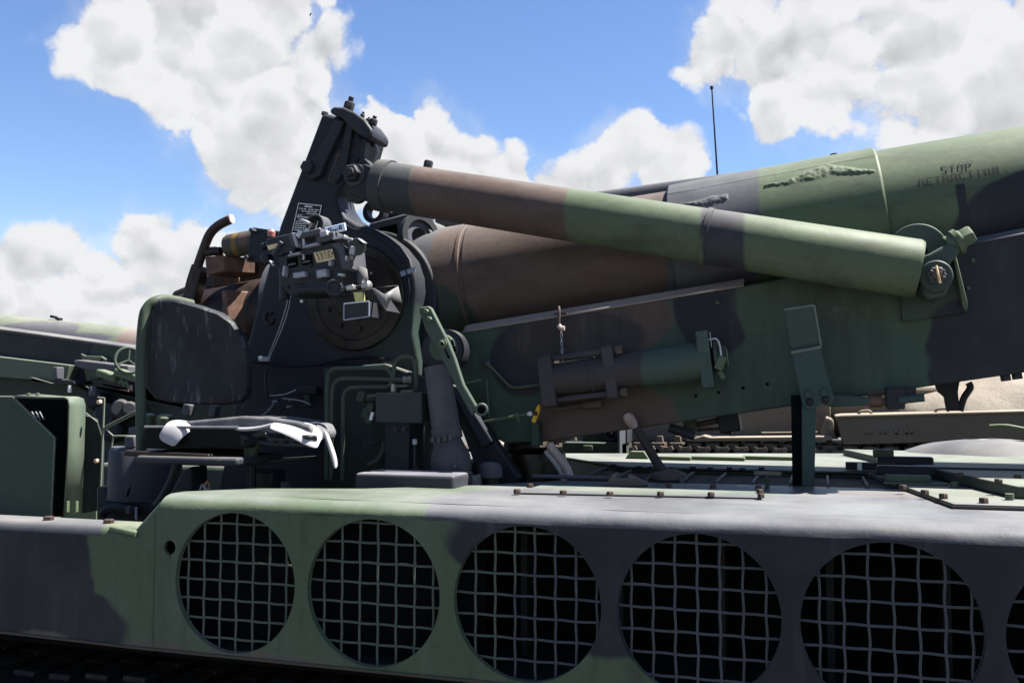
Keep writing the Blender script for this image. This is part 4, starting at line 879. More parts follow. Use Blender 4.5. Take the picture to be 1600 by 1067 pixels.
# ---- sight (panoramic telescope mount)
def sight():
    gm = paint('sight_paint', (.052, .056, .066), wear=.3, rough=.4, dust_and_sun=.12); Y0 = 3.06
    tl = rotY(-R(9))
    s = MB().pxprism([(432, 402), (478, 388), (525, 376), (538, 384), (540, 420), (532, 448), (500, 460), (452, 462), (436, 440)], Y0, .14).make('sight_mount', gm, HOW, bev=.006)
    # right-hand bracket catching the sun
    MB().pxprism([(516, 382), (528, 378), (537, 386), (540, 418), (534, 421), (527, 392)], Y0 - .03, .17).make('sight_bracket', Mblue, s, bev=.004)
    # hooded head
    c = P(497, 352, Y0 + .05)
    hd = MB(); ax = V((.25, -1, -.1)).normalized(); a, b, cc = frame_of(ax); rows = []
    for r_, t in ((.037, -.07), (.037, .05), (.032, .05), (.032, -.07)):
        rows.append([c + ax * t + (V((1, 0, 0)) * math.cos(g) + V((0, 0, 1)) * math.sin(g)) * r_ for g in [R(-25 + 225 * i / 20) for i in range(21)]])
    rows.append(rows[0]); H_ = hd.strip(rows).make('sight_hood', Mblue, s)
    MB().box(P(492, 368, Y0 + .02), (.10, .09, .022), tl).make('sight_head', Mblue, s, bev=.004)
    MB().box(P(483, 357, Y0 + .02), (.018, .02, .05), rotY(.5)).make('sight_prism', Msteel, s, bev=.003); MB().box(P(497, 362, Y0), (.03, .02, .02), rotY(-.3)).make('sight_prism', Msteel, s, bev=.003)
    MB().cyl(P(474, 372, Y0 - .01), P(475, 388, Y0 - .01), .006, n=10).make('sight_post', Msteel, s)
    MB().box(P(515, 373, Y0 + .02), (.075, .07, .03), tl).make('sight_shelf', Mblue, s, bev=.004)
    # taped label
    tp = MB().box(P(524, 358, Y0 + .01), (.085, .01, .028), tl).make('tape_label', plain('label_tape', (.55, .62, .75), .5, scale=40, var=.15), s, bev=.002)
    mk = MB(); lp = P(524, 358, Y0 + .01) + V((0, -.0065, 0))
    def bit(x, z, w, h): mk.box(lp + tl @ V((x, 0, z)), (w, .002, h), tl)
    bit(-.024, 0, .003, .014); bit(-.019, .006, .007, .003); bit(-.019, -.006, .007, .003); bit(-.0145, 0, .003, .010)
    for i in range(3): bit(-.006 + i * .0085, -.005, .005, .006)
    bit(.02, 0, .003, .014); bit(.025, .006, .008, .003); bit(.025, -.006, .008, .003); bit(.0285, -.003, .003, .006); bit(.0265, 0, .004, .002)
    mk.make('label_lettering', plain('label_ink', (.02, .03, .06), .5), tp)
    # eyepiece, pointing towards the layer
    e = P(557, 386, Y0); ea = V((.55, -.8, -.05)).normalized()
    ey = MB().lathe(e - ea * .07, ea, [(0, .02), (.03, .02), (.032, .026), (.06, .026), (.075, .032), (.085, .033)], 28).make('eyepiece', Mblue, s)
    MB().lathe(e + ea * .0155, ea, [(0, .028), (.001, .027)], 24).make('eyepiece_lens', plain('dark_glass', (.01, .012, .016), .08, bump=0), ey)
    MB().box(P(540, 380, Y0 + .03), (.05, .05, .03), tl).make('eyepiece_block', Mblue, s, bev=.004); MB().box(P(548, 398, Y0 + .02), (.012, .02, .04)).make('eyepiece_bracket', Msteel, s, bev=.003)
    # left control box
    bx_ = MB().pxprism([(414, 374), (452, 365), (462, 392), (432, 400), (418, 394)], Y0 + .01, .1).make('control_box', gm, s, bev=.004)
    MB().pxprism([(449, 366), (457, 363), (462, 388), (455, 384)], Y0 - .005, .1).make('box_flange', Mblue, bx_, bev=.003)
    MB().pxprism([(417, 384), (433, 380), (435, 386), (420, 391)], Y0 + .006, .004).make('brass_plate', Mbrass, bx_)
    MB().cyl(P(438, 381, Y0), P(425, 397, Y0 - .01), .005, n=10).make('locking_pin', Mblue, bx_); MB().lathe(P(438, 381, Y0 - .002), V((.6, 0, .75)), [(0, .008), (.008, .008)], 12).make('pin_head', Mblue, bx_)
    MB().lathe(P(424, 366, Y0 + .03), (0, 0, 1), [(-.01, .013), (.008, .016), (.018, .010), (.02, 0)], 16).make('red_button', plain('faded_red', (.30, .12, .11), .5), bx_)
    MB().cyl(P(411, 386, Y0 + .04), P(417, 384, Y0 + .04), .014, n=16).make('small_knob', Mblack, bx_)
    # brass data plate with print
    bp = MB().pxprism([(490, 395), (519, 389), (523, 405), (495, 411)], Y0 - .004, .004).make('brass_plate', Mbrass, s)
    mb = MB(); rnd = random.Random(5)
    for i in range(4):
        u = 0
        while u < .85:
            w = rnd.uniform(.08, .2); x0 = 493 + u * 27 + i * 1.3; y0 = 396.5 + i * 2.980 - u * 5.6; mb.box(P(x0 + w * 12, y0, Y0 - .0048), (w * .06, .0012, .0035), tl); u += w + .06
    mb.make('plate_lettering', plain('plate_print', (.05, .035, .02), .5), bp)
    # counter windows
    for x, y in ((456, 408), (479, 404)):
        MB().pxprism([(x - 8, y - 4), (x + 8, y - 7), (x + 9, y + 8), (x - 7, y + 11)], Y0 - .004, .004).make('counter_window', Mvoid, s); MB().box(P(x, y + 5, Y0 - .007), (.03, .003, .006), tl).make('counter_digits', plain('counter_print', (.25, .25, .22), .5), s)
    MB().box(P(475, 402, Y0 - .01), (.008, .012, .022)).make('counter_latch', Msteel, s, bev=.002)
    # elevation knob with shaft
    kn = P(522, 450, Y0 - .05); ka = V((.35, -.93, 0)).normalized()
    sh = MB().cyl(P(468, 453, Y0 - .0), kn - ka * .01, .018, n=18).make('knob_shaft', Mblack, s)
    k = MB(); prof = 20; rows = []
    k.lathe(kn - ka * .03, ka, [(0, .02), (.002, .031), (.035, .031), (.038, .028), (.038, .022), (.032, .02), (.032, 0)], 40)
    for i in range(20):
        g = 2 * math.pi * i / 20; a, b, _ = frame_of(ka); k.cyl(kn - ka * .026 + (a * math.cos(g) + b * math.sin(g)) * .031, kn + ka * .004 + (a * math.cos(g) + b * math.sin(g)) * .031, .0035, n=6)
    k.make('elevation_knob', Mblack, sh)
    MB().box(P(476, 452, Y0 + .04), (.07, .08, .05), tl).make('gear_box', gm, s, bev=.008)
    MB().cyl(P(445, 440, Y0 + .05), P(445, 468, Y0 + .05), .02, n=16).make('worm_housing', Mblack, s)
    MB().lathe(P(473, 471, Y0), FRONT, [(0, .008), (.01, .006)], 10).make('screw', Msteel, s)
    for x, y, r_ in ((420, 408, .012), (417, 403, .016), (434, 415, .008), (460, 396, .007)): MB().lathe(P(x, y, Y0 + .03), FRONT, [(-.02, r_), (.02, r_), (.026, r_ * .6)], 14).make('small_knob', Mblack if r_ > .01 else Msteel, s)
    rnd = random.Random(9)
    for x, y, w_, h_, a_, m_ in ((464, 376, .012, .055, -.35, 0), (470, 366, .02, .03, .5, 1), (478, 347, .03, .012, .4, 0), (508, 366, .03, .02, -.2, 0), (532, 372, .05, .012, -.15, 1), (546, 374, .04, .01, .25, 0), (566, 377, .03, .006, .6, 0), (552, 392, .02, .03, .1, 0), (543, 404, .01, .02, .2, 1), (534, 430, .02, .012, .1, 1), (462, 398, .05, .008, -.15, 0), (488, 384, .06, .01, -.15, 0), (427, 412, .03, .008, .8, 1), (446, 424, .01, .04, .1, 0), (505, 428, .04, .03, -.1, 0), (470, 430, .05, .02, -.1, 0), (518, 412, .012, .02, 0, 0)):
        MB().box(P(x, y, Y0 - .012), (w_, .03, h_), rotY(a_)).make('sight_fitting', Msteel if m_ else plain('highlight_alloy', (.30, .30, .325), .4, .2, scale=40), s, bev=.003)  # pale metal colour stands in for bright reflections on the sight
    for x, y in ((440, 398), (486, 415), (512, 436), (450, 448), (498, 446), (530, 398)): MB().hexb(P(x, y, Y0 - .002), FRONT, .007, .008).make('screw', Mblack, s)
    # sighting tray with folded bright sheet, strap and cup
    tr = MB().pxprism([(525, 462), (583, 450), (590, 466), (604, 486), (597, 482), (580, 470), (545, 474)], 3.060, .12).make('tray', Mblack, HOW, bev=.003)
    sheet = MB()
    A = [P(x, y, Y) for x, y, Y in ((576, 446, 3.040), (590, 443, 3.120), (625, 447, 3.080), (601, 461, 3.010))]
    sheet.add([P(584, 450, 3.020), P(600, 460, 3.000), P(601, 483, 3.000), P(586, 458, 3.020)], [(0, 1, 2, 3)])
    sheet.add([P(600, 460, 3.000), P(622, 447, 3.070), P(628, 474, 3.070), P(610, 468, 3.020), P(603, 485, 3.000)], [(0, 1, 2, 3, 4)])
    sheet.make('folded_sheet', plain('pale_bare_metal', (.29, .285, .29), .5, scale=30, var=.2), tr, solid=.003)
    MB().add([P(584, 450, 3.020), P(622, 446, 3.080), P(600, 459, 3.125)], [(0, 1, 2)]).make('sheet_liner', Mblack, tr, solid=.002)
    up = MB(); up.add([P(x, y, Y) for x, y, Y in ((559, 414, 3.080), (573, 420, 3.070), (576, 442, 3.050), (565, 447, 3.050), (558, 440, 3.070))], [(0, 1, 2, 3, 4)]).make('upright_sheet', plain('pale_bare_metal', (0, 0, 0)), tr, solid=.003)
    MB().box(P(549, 450, 3.030), (.03, .03, .018), tl).make('tray_catch', Msteel, tr, bev=.003); MB().cyl(P(556, 449, 3.040), P(570, 446, 3.040), .006, n=10).make('tray_rod', Mblack, tr); MB().lathe(P(574, 446, 3.030), V((1, -.3, .1)), [(-.02, .012), (.012, .014), (.016, .008)], 14).make('tray_knob', Msteel, tr)
    MB().pxprism([(552, 458), (566, 456), (567, 470), (555, 472)], 3.020, .02).make('brass_clasp', plain('olive_brass', (.5, .46, .18), .45, .2, scale=50), tr, bev=.002)
    bo = P(538, 475, 2.980); bw = P(577, 471, 2.980); w = bw.x - bo.x; h = bo.z - P(538, 500, 2.980).z
    cp = MB(); x0, x1, z1, z0 = bo.x, bw.x, bo.z, bo.z - h; zt = z1 + (bw.z - bo.z)
    cp.prism([(x0, 2.980, z0), (x1, 2.980, z0 + .01), (x1, 2.980, zt), (x0, 2.980, z1)], (0, .1, 0)); cpo = cp.make('metal_cup', Mblack, tr)
    i_ = .005; fr = MB()
    for p, q_ in (((x0, z0), (x1, z0 + .01)), ((x1, z0 + .01), (x1, zt)), ((x1, zt), (x0, z1)), ((x0, z1), (x0, z0))): fr.cyl((p[0], 2.978, p[1]), (q_[0], 2.978, q_[1]), .003, n=6)
    fr.make('cup_rim', plain('worn_rim', (.22, .24, .3), .4), cpo)
sight()

# ---- hydraulics on the platform
def hydraulics():
    g = paint('pipe_green', (.15, .205, .15), wear=.2, dust_and_sun=.3); YP = 3.3
    back = MB().pxprism([(505, 775), (505, 575), (600, 568), (664, 590), (664, 775)], 3.36, .05).make('pump_panel', paint('panel_paint', (.045, .07, .062)), HOW, bev=.006)
    for pts in (((510, 750), (511, 640), (512, 590), (518, 579), (530, 576), (590, 575), (605, 577), (611, 584), (613, 590)), ((517, 750), (518, 640), (520, 606), (527, 595), (540, 592), (600, 593), (640, 594)),
                ((535, 750), (536, 660), (537, 620), (543, 609), (556, 606), (590, 605), (604, 605), (612, 598), (615, 585), (617, 568), (626, 559), (640, 558), (648, 566), (650, 590), (650, 612)), ((600, 690), (598, 705), (590, 718), (575, 726))):
        MB().tube([P(x, y, YP) for x, y in pts], .0088, 10, res=5).make('hydraulic_pipe', g, back)
    for x, y in ((641, 593), (636, 593)): MB().cyl(P(x - 5, y, YP), P(x + 3, y, YP), .014, n=6).make('pipe_fitting', plain('zinc_fitting', (.42, .38, .3), .45, .5), back)
    MB().cyl(P(615, 600, YP), P(615, 612, YP), .011, n=12).make('pipe_fitting', plain('zinc_fitting', (0, 0, 0)), back)
    b1 = MB().box(((P(588, 660, 3.2).x + P(660, 660, 3.2).x) / 2, 3.24, (P(620, 614, 3.2).z + P(620, 660, 3.2).z) / 2), (P(660, 660, 3.2).x - P(588, 660, 3.2).x, .1, P(620, 614, 3.2).z - P(620, 661, 3.2).z)).make('valve_block', paint('valve_paint', (.05, .075, .075), dust_and_sun=.5, dust_and_sun_col=(.42, .45, .38)), HOW, bev=.004)
    MB().box(((P(600, 690, 3.22).x + P(640, 690, 3.22).x) / 2, 3.26, (P(620, 655, 3.2).z + P(620, 735, 3.2).z) / 2), (.10, .08, .20)).make('valve_body', paint('valve_dark', (.03, .042, .055)), b1, bev=.004)
    for x in (618, 631): MB().lathe(P(x, 671, 3.185), FRONT, [(-.01, .009), (.004, .009)], 12).make('bolt', Mblack, b1)
    for x, y in ((630, 603), (588, 618), (640, 611)): MB().box(P(x, y, 3.22), (.05, .05, .008), rotY(-.05)).make('lever_plate', g, b1)
    for x, y in ((573, 646), (580, 638), (578, 655), (565, 620)): MB().box(P(x, y, 3.23), (.03, .03, .04), rotY(.3)).make('valve_spool', Mdgreen, b1, bev=.006)
    MB().cyl(P(560, 622, 3.25), P(600, 622, 3.25), .016, n=14).make('valve_spool', Mdgreen, b1); MB().box(P(581, 650, 3.2), (.01, .01, .03), rotY(.3)).make('spool_tip', Mwhite, b1)
    MB().cyl(P(648, 690, 3.2), P(648, 760, 3.2), .006, n=8).make('drain_pipe', Mblack, b1); MB().cyl(P(648, 686, 3.2), P(648, 694, 3.2), .009, n=10).make('drain_fitting', Mwirel, b1)
    # elevating ram
    Yr = 3.22; a = P(683, 575, Yr); b = P(709.5, 755, Yr); d = (b - a).normalized(); k = mpp(700, Yr)
    L_ = lambda y: (y - 575) / 180 * (b - a).length
    pr = [(L_(572), 20 * k), (L_(600), 21 * k), (L_(668), 22.5 * k), (L_(669), 24 * k), (L_(686), 24 * k), (L_(687), 21 * k), (L_(693), 23 * k), (L_(714), 31 * k), (L_(735), 31.5 * k), (L_(746), 25 * k), (L_(760), 24 * k), (L_(775), 24 * k)]
    rm = MB().lathe(a, d, pr, 40).make('elevating_ram', paint('ram_paint', (.15, .155, .185), wear=.5, dust_and_sun=.1, dents=.2, bump=.3, streak=(1, 1, .2)), HOW)
    for x, y in ((678, 683), (687, 683), (697, 681), (705, 680)): MB().hexb(P(x - 2, y, Yr - .062), (0, 0, -1), .008, .018).make('bolt', Mblue, rm)
    MB().lathe(P(712, 728, Yr - .085), FRONT, [(-.01, .008), (.008, .008), (.01, .005)], 10).make('bolt', Mblue, rm)
    MB().pxprism([(720, 748), (742, 742), (744, 760), (722, 762)], 3.14, .06).make('ram_foot', paint('ram_foot_paint', (.30, .32, .29)), rm, bev=.004)
    # dark diagonal brace behind it
    MB().pxprism([(690, 590), (708, 590), (810, 745), (800, 775), (760, 775)], 3.42, .06).make('brace', Mblack, HOW, bev=.006)
    MB().pxprism([(700, 600), (716, 604), (770, 690), (752, 700)], 3.38, .05).make('brace', paint('brace_paint', (.045, .055, .08)), HOW, bev=.006)
    # hub and lever arm
    h = P(690, 548, 3.36); hub = MB().lathe(h, FRONT, [(-.08, .085), (0, .085), (.02, .07)], 36).make('hand_wheel_hub', Mblack, HOW)
    MB().lathe(P(693, 543, 3.19), FRONT, [(-.03, .045), (.0, .048), (.02, .048), (.024, .04)], 32).make('index_disc', paint('arm_green', (.115, .175, .13), wear=.2), hub)
    arm = MB().pxprism([(654, 485), (657, 480), (669, 478), (674, 482), (701, 535), (711, 560), (724, 600), (745, 636), (737, 650), (716, 612), (697, 574), (685, 552), (664, 515)], 3.13, .022).make('lever_arm', paint('arm_green', (0, 0, 0)), hub, bev=.005)
    for x, y in ((667, 487), (672, 499)): MB().hexb(P(x, y, 3.13), FRONT, .01, .016).make('bolt', Mgreen, arm)
    MB().lathe(P(691, 537, 3.13), FRONT, [(0, .018), (.006, .018), (.006, .012), (.012, .010)], 24).make('arm_pivot', Mgreen, arm)
    MB().lathe(P(691, 537, 3.117), FRONT, [(0, .006), (.002, .005)], 12).make('pivot_bore', Mvoid, arm)
    MB().pxprism([(694, 546), (696, 545), (703, 559), (700, 560)], 3.128, .003).make('arm_slot', Mvoid, arm)
    for x, y in ((706, 536), (709, 545)): MB().box(P(x, y, 3.17), (.016, .004, .02), rotY(-.4)).make('disc_slot', Mvoid, arm)
    hp = P(752, 640, 3.12); hx = V((.25, -.95, -.02)).normalized()
    MB().ring(hp - hx * .08, hx, .0225, .014, .08, 30).make('arm_handle', paint('arm_green', (0, 0, 0)), arm, bev=.002); MB().lathe(hp - hx * .07, hx, [(0, .015), (.06, .014)], 20).make('handle_bore', Mvoid, arm)
hydraulics()

# ---- gunner's seat
def seat():
    Mv = plain('cracked_black_vinyl', (.022, .024, .028), .45, scale=7, col2=(.045, .05, .055), bump=.3)
    Mp = plain('pale_vinyl_underside', (.30, .288, .30), .7, scale=20, var=.12, bump=.05)
    Mt = plain('sunbleached_vinyl', (.27, .27, .285), .5, scale=15, var=.4, bump=.3)
    S = MB().box(P(330, 716, 2.95), (.42, .30, .03)).make('seat_base', paint('seat_base_paint', (.055, .06, .08)), HOW, bev=.01)
    S.name = 'gunner_seat'
    # bent tube frame
    MB().tube([P(x, y, Y) for x, y, Y in ((221, 712, 2.92), (220, 640, 2.92), (220, 560, 2.92), (224, 500, 2.92), (231, 480, 2.93), (244, 470, 2.95), (262, 468, 3.0), (300, 476, 3.1))], .019, 14).make('seat_frame', paint('seat_frame_paint', (.105, .15, .10), wear=.25), S)
    # backrest, curved pad
    front = [(243, 478), (252, 468), (275, 468), (310, 477), (340, 488), (358, 502), (370, 525), (376, 555), (378, 590), (376, 618), (366, 630), (345, 633), (300, 632), (262, 628), (246, 620), (240, 600), (240, 540)]
    mb = MB(); nrm = V((.15, -.98, -.05)).normalized(); cen = P(308, 550, 2.95)
    cx = sum(P(x, y, 2.95).x for x, y in front) / len(front)
    def dep(p): return V((p.x, 2.95 + (p.x - cx) * .15 + .5 * (p.x - cx) ** 2, p.z))
    def pos(x, y, sc, bulge):
        p = P(308 + (x - 308) * sc, 550 + (y - 550) * sc, 2.95); p = dep(p); return p + nrm * bulge
    rings = [(1, -.03), (1.0, -.006), (.985, .006), (.95, .013), (.8, .006), (.5, -.002), (.2, -.005)]
    rows = [[pos(x, y, s_, b_) for x, y in front + front[:1]] for s_, b_ in rings]
    mb.strip(rows); n = len(front)
    o = len(mb.v); mb.v += [tuple(p) for p in rows[-1][:-1]]; mb.f.append(tuple(range(o, o + n)))
    o = len(mb.v); mb.v += [tuple(p) for p in rows[0][:-1]]; mb.f.append(tuple(range(o, o + n)))
    bk, nt, bs = newmat('worn_backrest_vinyl'); tc = nt.nodes.new('ShaderNodeTexCoord'); v = tc.outputs['Object']
    n1 = link_noise(nt, 22, 7, .7, v, (1.6, 1, .28)); n2 = link_noise(nt, 6, 5, .6, v)
    c = mixc(nt, ramp(nt, n2.outputs['Fac'], .35, .7), (.010, .011, .013), (.022, .024, .027)); c = mixc(nt, ramp(nt, n1.outputs['Fac'], .56, .66, 0, .8), c, (.075, .08, .085))
    nt.links.new(c, bs.inputs['Base Color']); bs.inputs['Roughness'].default_value = .6; bs.inputs['Specular IOR Level'].default_value = .22
    b = nt.nodes.new('ShaderNodeBump'); b.inputs['Strength'].default_value = .4; b.inputs['Distance'].default_value = .006; nt.links.new(n1.outputs['Fac'], b.inputs['Height']); nt.links.new(b.outputs[0], bs.inputs['Normal'])
    mb.make('backrest', bk, S, ang=60)
    MB().pxprism([(226, 520), (232, 490), (243, 474), (300, 478), (340, 520), (340, 622), (243, 626), (226, 605)], 2.985, .045).make('backrest_shell', plain('shell_vinyl', (.02, .02, .022), .6), S, bev=.01)
    # seat pan: dark folded tray
    pan = MB()
    f = [P(x, y, 2.86) for x, y in ((226, 668), (365, 669), (378, 676), (408, 688), (398, 692), (385, 699), (270, 702), (226, 700))]
    pan.prism(f, (0, .36, 0)).make('seat_pan', plain('seat_pan_black', (.014, .014, .016), .6, scale=20, spec=.1), S, bev=.004)
    MB().cyl(P(226, 667, 2.85), P(372, 668, 2.85), .005, n=8).make('pan_edge', Mt, S)
    # lower shelf and bracket
    MB().box(P(300, 707, 2.97), (.36, .3, .02), rotY(.02)).make('seat_slide', Mrustdk, S, bev=.004)
    MB().pxprism([(380, 693), (404, 695), (390, 722), (380, 726)], 2.9, .03).make('seat_bracket', Mdgreen, S, bev=.003)
    MB().pxprism([(275, 722), (300, 715), (390, 720), (470, 715), (455, 720), (400, 728), (320, 727)], 2.98, .2).make('seat_arm', paint('seat_arm_paint', (.05, .06, .075)), S, bev=.004)
    # torn cushion: one thick pad, vinyl split along the near edge, pale backing folded out
    cu = MB(); prof = [(252, 676), (262, 664), (290, 658), (335, 654), (376, 650), (420, 652), (462, 658), (484, 665), (490, 678), (486, 690), (466, 687), (432, 681), (400, 675), (340, 671), (285, 672), (262, 682)]
    cu.pxprism(prof, 2.875, .17).make('seat_cushion', Mt, S, bev=.010, seg=3)
    def soft(rows, name, mat, th=.006):
        o = MB().strip(rows).make(name, mat, S, solid=th, ang=80); md = o.modifiers.new('soft', 'SUBSURF'); md.levels = md.render_levels = 2; return o
    rows = []
    for (x0, y0, x1, y1, k) in ((272, 700, 312, 668, 6), (262, 694, 304, 660, 8), (252, 690, 288, 656, 9), (247, 682, 270, 657, 7)):
        rows.append([P(x0 + (x1 - x0) * u, y0 + (y1 - y0) * u - k * math.sin(u * 3.14), 2.83 + .07 * u * u) for u in (0, .2, .4, .6, .8, 1)])
    soft(rows, 'torn_flap', Mp)
    rows = []
    for (x0, y0, x1, y1) in ((418, 670, 432, 656), (440, 677, 462, 657), (462, 688, 486, 661), (480, 698, 500, 668), (496, 702, 506, 684)):
        rows.append([P(x0 + (x1 - x0) * u, y0 + (y1 - y0) * u - 3 * math.sin(3.14 * u), 2.845 + .06 * u) for u in (0, .25, .5, .75, 1)])
    soft(rows, 'torn_flap', Mp)
    rows = [[P(x0, y0, 2.90), P((x0 + x1) / 2, (y0 + y1) / 2, 2.895), P(x1, y1, 2.92)] for x0, y0, x1, y1 in ((504, 672, 512, 674), (509, 690, 518, 690), (514, 705, 524, 706), (519, 720, 528, 722), (522, 733, 527, 731))]
    soft(rows, 'hanging_strip', Mp)
    soft([[P(x, y, 2.868), P(x + 1, y - 3, 2.862), P(x + 2, y - 6, 2.87)] for x, y in ((306, 672), (340, 672), (372, 674), (395, 673), (412, 670), (424, 666))], 'piping', Mp, .005)
    mb = MB(); rows = []
    for j in range(9):
        u = j / 8; rows.append([P(x, 674 + 20 * u + 3 * mnoise.noise(V((x * .06, u * 3, 2))) + (x - 376) * .05, 2.868 + .03 * mnoise.noise(V((x * .07, u * 3, 7)))) for x in range(376, 504, 8)])
    soft(rows, 'torn_foam', Mv)
    # stem under the seat
    MB().cyl(P(395, 725, 3.05), P(395, 790, 3.05), .012, n=12).make('seat_stem', Mblack, S)
    MB().tube([P(x, y, 3.0) for x, y in ((280, 712), (270, 745), (255, 775), (245, 790))], .016, 10).make('seat_stay', Mblack, S)
seat()

def rear_platform():
    # drum shaped bin
    c = P(212, 740, 3.35); k = mpp(212, 3.35); h = (P(212, 698, 3.35) - P(212, 780, 3.35)).z; r_ = 56 * k
    zb = P(212, 780, 3.35).z
    dr = MB().lathe((c.x, c.y + r_ * .4, zb), (0, 0, 1), [(0, r_ * 1.04), (.004, r_), (h * .93, r_ * .97), (h, r_ * .9), (h + .001, .02)], 48).make('drum', paint('drum_paint', (.09, .092, .12), wear=.4, dust_and_sun=.1, dents=.15), HOW)
    MB().box(P(208, 690, 3.3), (.05, .05, .05)).make('drum_latch', Mblue, dr, bev=.006)
    MB().tube([P(202, 760, 3.22), P(201, 764, 3.21), P(198, 774, 3.22)], .007, 8).make('drum_hook', Mblack, dr)
    MB().pxprism([(150, 760), (165, 760), (165, 782), (268, 782), (268, 830), (150, 830)], 3.3, .3).make('platform_step', Mblack, HOW, bev=.01)
    MB().tube([P(x, y, 3.25) for x, y in ((160, 802), (170, 795), (190, 793), (215, 800))], .02, 10).make('hose', Mrubber, HOW)
    MB().box(P(202, 797, 3.2), (.02, .02, .03)).make('latch', Mblue, HOW, bev=.003); MB().cyl(P(213, 792, 3.2), P(213, 812, 3.2), .005, n=8).make('latch', Mwirel, HOW)
    MB().pxprism([(255, 790), (285, 735), (300, 728), (300, 790)], 3.1, .1).make('pedal_bracket', Mblack, HOW, bev=.008)
    for x, y in ((313, 765), (320, 760), (318, 770)): MB().tube([P(x, y, 3.0), P(x + 4, y - 8, 3.0), P(x + 8, y + 2, 3.0), P(x + 5, y + 8, 3.0)], .004, 6).make('hanging_wire', Mwirel if x != 320 else plain('copper_wire', (.4, .2, .15), .4), HOW)
    MB().lathe(P(281, 770, 3.05) - V((0, 0, .02)), (0, 0, 1), [(0, .026), (.02, .024), (.03, .01)], 16).make('filler_cap', Mblue, HOW)
    MB().box(P(447, 758, 3.1), (.03, .03, .03)).make('junction_block', Mblue, HOW, bev=.004)
    MB().box(P(415, 750, 3.15), (.12, .1, .08)).make('pedal_box', Mblack, HOW, bev=.01)
    # round filler caps behind the frame
    for x, y, r_ in ((258, 650, .034), (231, 648, .03)):
        p = P(x, y + 8, 3.5); MB().lathe(p - V((0, 0, .03)), V((.12, -.15, 1)), [(0, r_), (.05, r_ * 1.05), (.056, r_ * .9), (.058, 0)], 24).make('filler_cap', Mgreen, HOW)
    MB().box(P(250, 672, 3.6), (.18, .2, .03)).make('filler_shelf', Mblue, HOW, bev=.004)
    for x, y, w_ in ((295, 640, .04), (335, 643, .035), (385, 630, .02)): MB().box(P(x, y, 3.45), (w_, .04, .05), rotY(.2)).make('switch_box', Mblue, HOW, bev=.006)
    # green stowage cabinet on the rear deck
    Yc = 4.3; cm = paint('cabinet_paint', (.085, .135, .105), wear=.25, dust_and_sun=.0)
    fr = MB().pxprism([(-60, 620), (20, 620), (86, 684), (80, 812), (-60, 812)], Yc, .012).make('stowage_cabinet', cm, HOW, bev=.002)
    e = MB()
    for p, q in (((-60, 620), (20, 620)), ((20, 620), (86, 684)), ((86, 684), (80, 812))): e.cyl(P(*p, Yc), P(*q, Yc), .006, n=8)
    e.make('panel_edge', paint('pale_green_edge', (.3, .36, .28)), fr)
    # bent strap hoop: runs back from the front edge over the top
    a0, a1 = 103, 131; rows = []
    for x0, y0, x1, y1 in ((20, 619, 55, 616), (70, 621, 100, 620), (100, 621, 122, 620.5), (106, 624, 130, 623.5), (108, 634, 133, 634), (106, 700, 131, 700), (100, 806, 127, 806)):
        rows.append([P(x0, y0, Yc - .02), P(x1, y1, Yc + .16)])
    MB().strip(rows).make('strap_hoop', paint('hoop_green', (.19, .25, .18), wear=.2), fr, solid=.008)
    MB().pxprism([(20, 622), (106, 624), (104, 812), (10, 812)], Yc + .3, .01).make('cabinet_back', Mvoid, fr)
    MB().pxprism([(110, 640), (150, 655), (161, 690), (158, 815), (110, 815)], Yc + .25, .012).make('cabinet_door', paint('door_dark', (.03, .05, .042)), fr)
    e = MB(); e.cyl(P(163, 622, Yc + .2), P(157, 765, Yc + .2), .006, n=8); e.cyl(P(163, 622, Yc + .2), P(153, 621, Yc + .2), .005, n=8); e.cyl(P(134, 645, Yc + .2), P(153, 660, Yc + .2), .004, n=8)
    e.cyl(P(162, 668, Yc + .2), P(177, 681, Yc + .2), .005, n=8); e.cyl(P(177, 681, Yc + .2), P(212, 681, Yc + .2), .005, n=8); e.cyl(P(164, 667, Yc + .2), P(212, 642, Yc + .2), .006, n=8); e.cyl(P(166, 669, Yc + .2), P(212, 646, Yc + .2), .004, n=8); e.cyl(P(177, 681, Yc + .2), P(174, 700, Yc + .2), .005, n=8)
    e.make('guard_rail', paint('pale_green_edge', (0, 0, 0)), fr)
    for x, y in ((152, 629), (148, 721)): MB().lathe(P(x, y, Yc + .15), V((1, -.2, .25)), [(0, .007), (.008, .012), (.03, .011), (.034, 0)], 12).make('hinge_knob', plain('faded_orange', (.5, .33, .25), .5), fr)
    for x in (45, 59): MB().lathe(P(x, 618, Yc + .05), (0, 0, 1), [(0, .012), (.012, .012), (.014, .005)], 12).make('bolt', Mgreen, fr)
    ms = MB()
    for i in range(3):
        for s in (-1, 1): ms.cyl(P(50 + i * 6, 643, Yc + .28), P(50 + i * 6 + s * 7, 656, Yc + .28), .003, n=5)
    ms.make('mesh_panel', Mwirel, fr)
    for x in (106, 120): MB().box(P(x, 791, Yc - .03), (.006, .02, .06)).make('hoop_tab', Mgreen, fr)
    MB().pxprism([(70, 812), (150, 798), (150, 830), (70, 830)], Yc - .15, .1).make('cabinet_sill', Mgreen, fr)
    MB().box((-4.2, 4.3, 1.0), (4.2, 2.6, .03)).make('rear_floor', Mdgreen, HOW)
rear_platform()

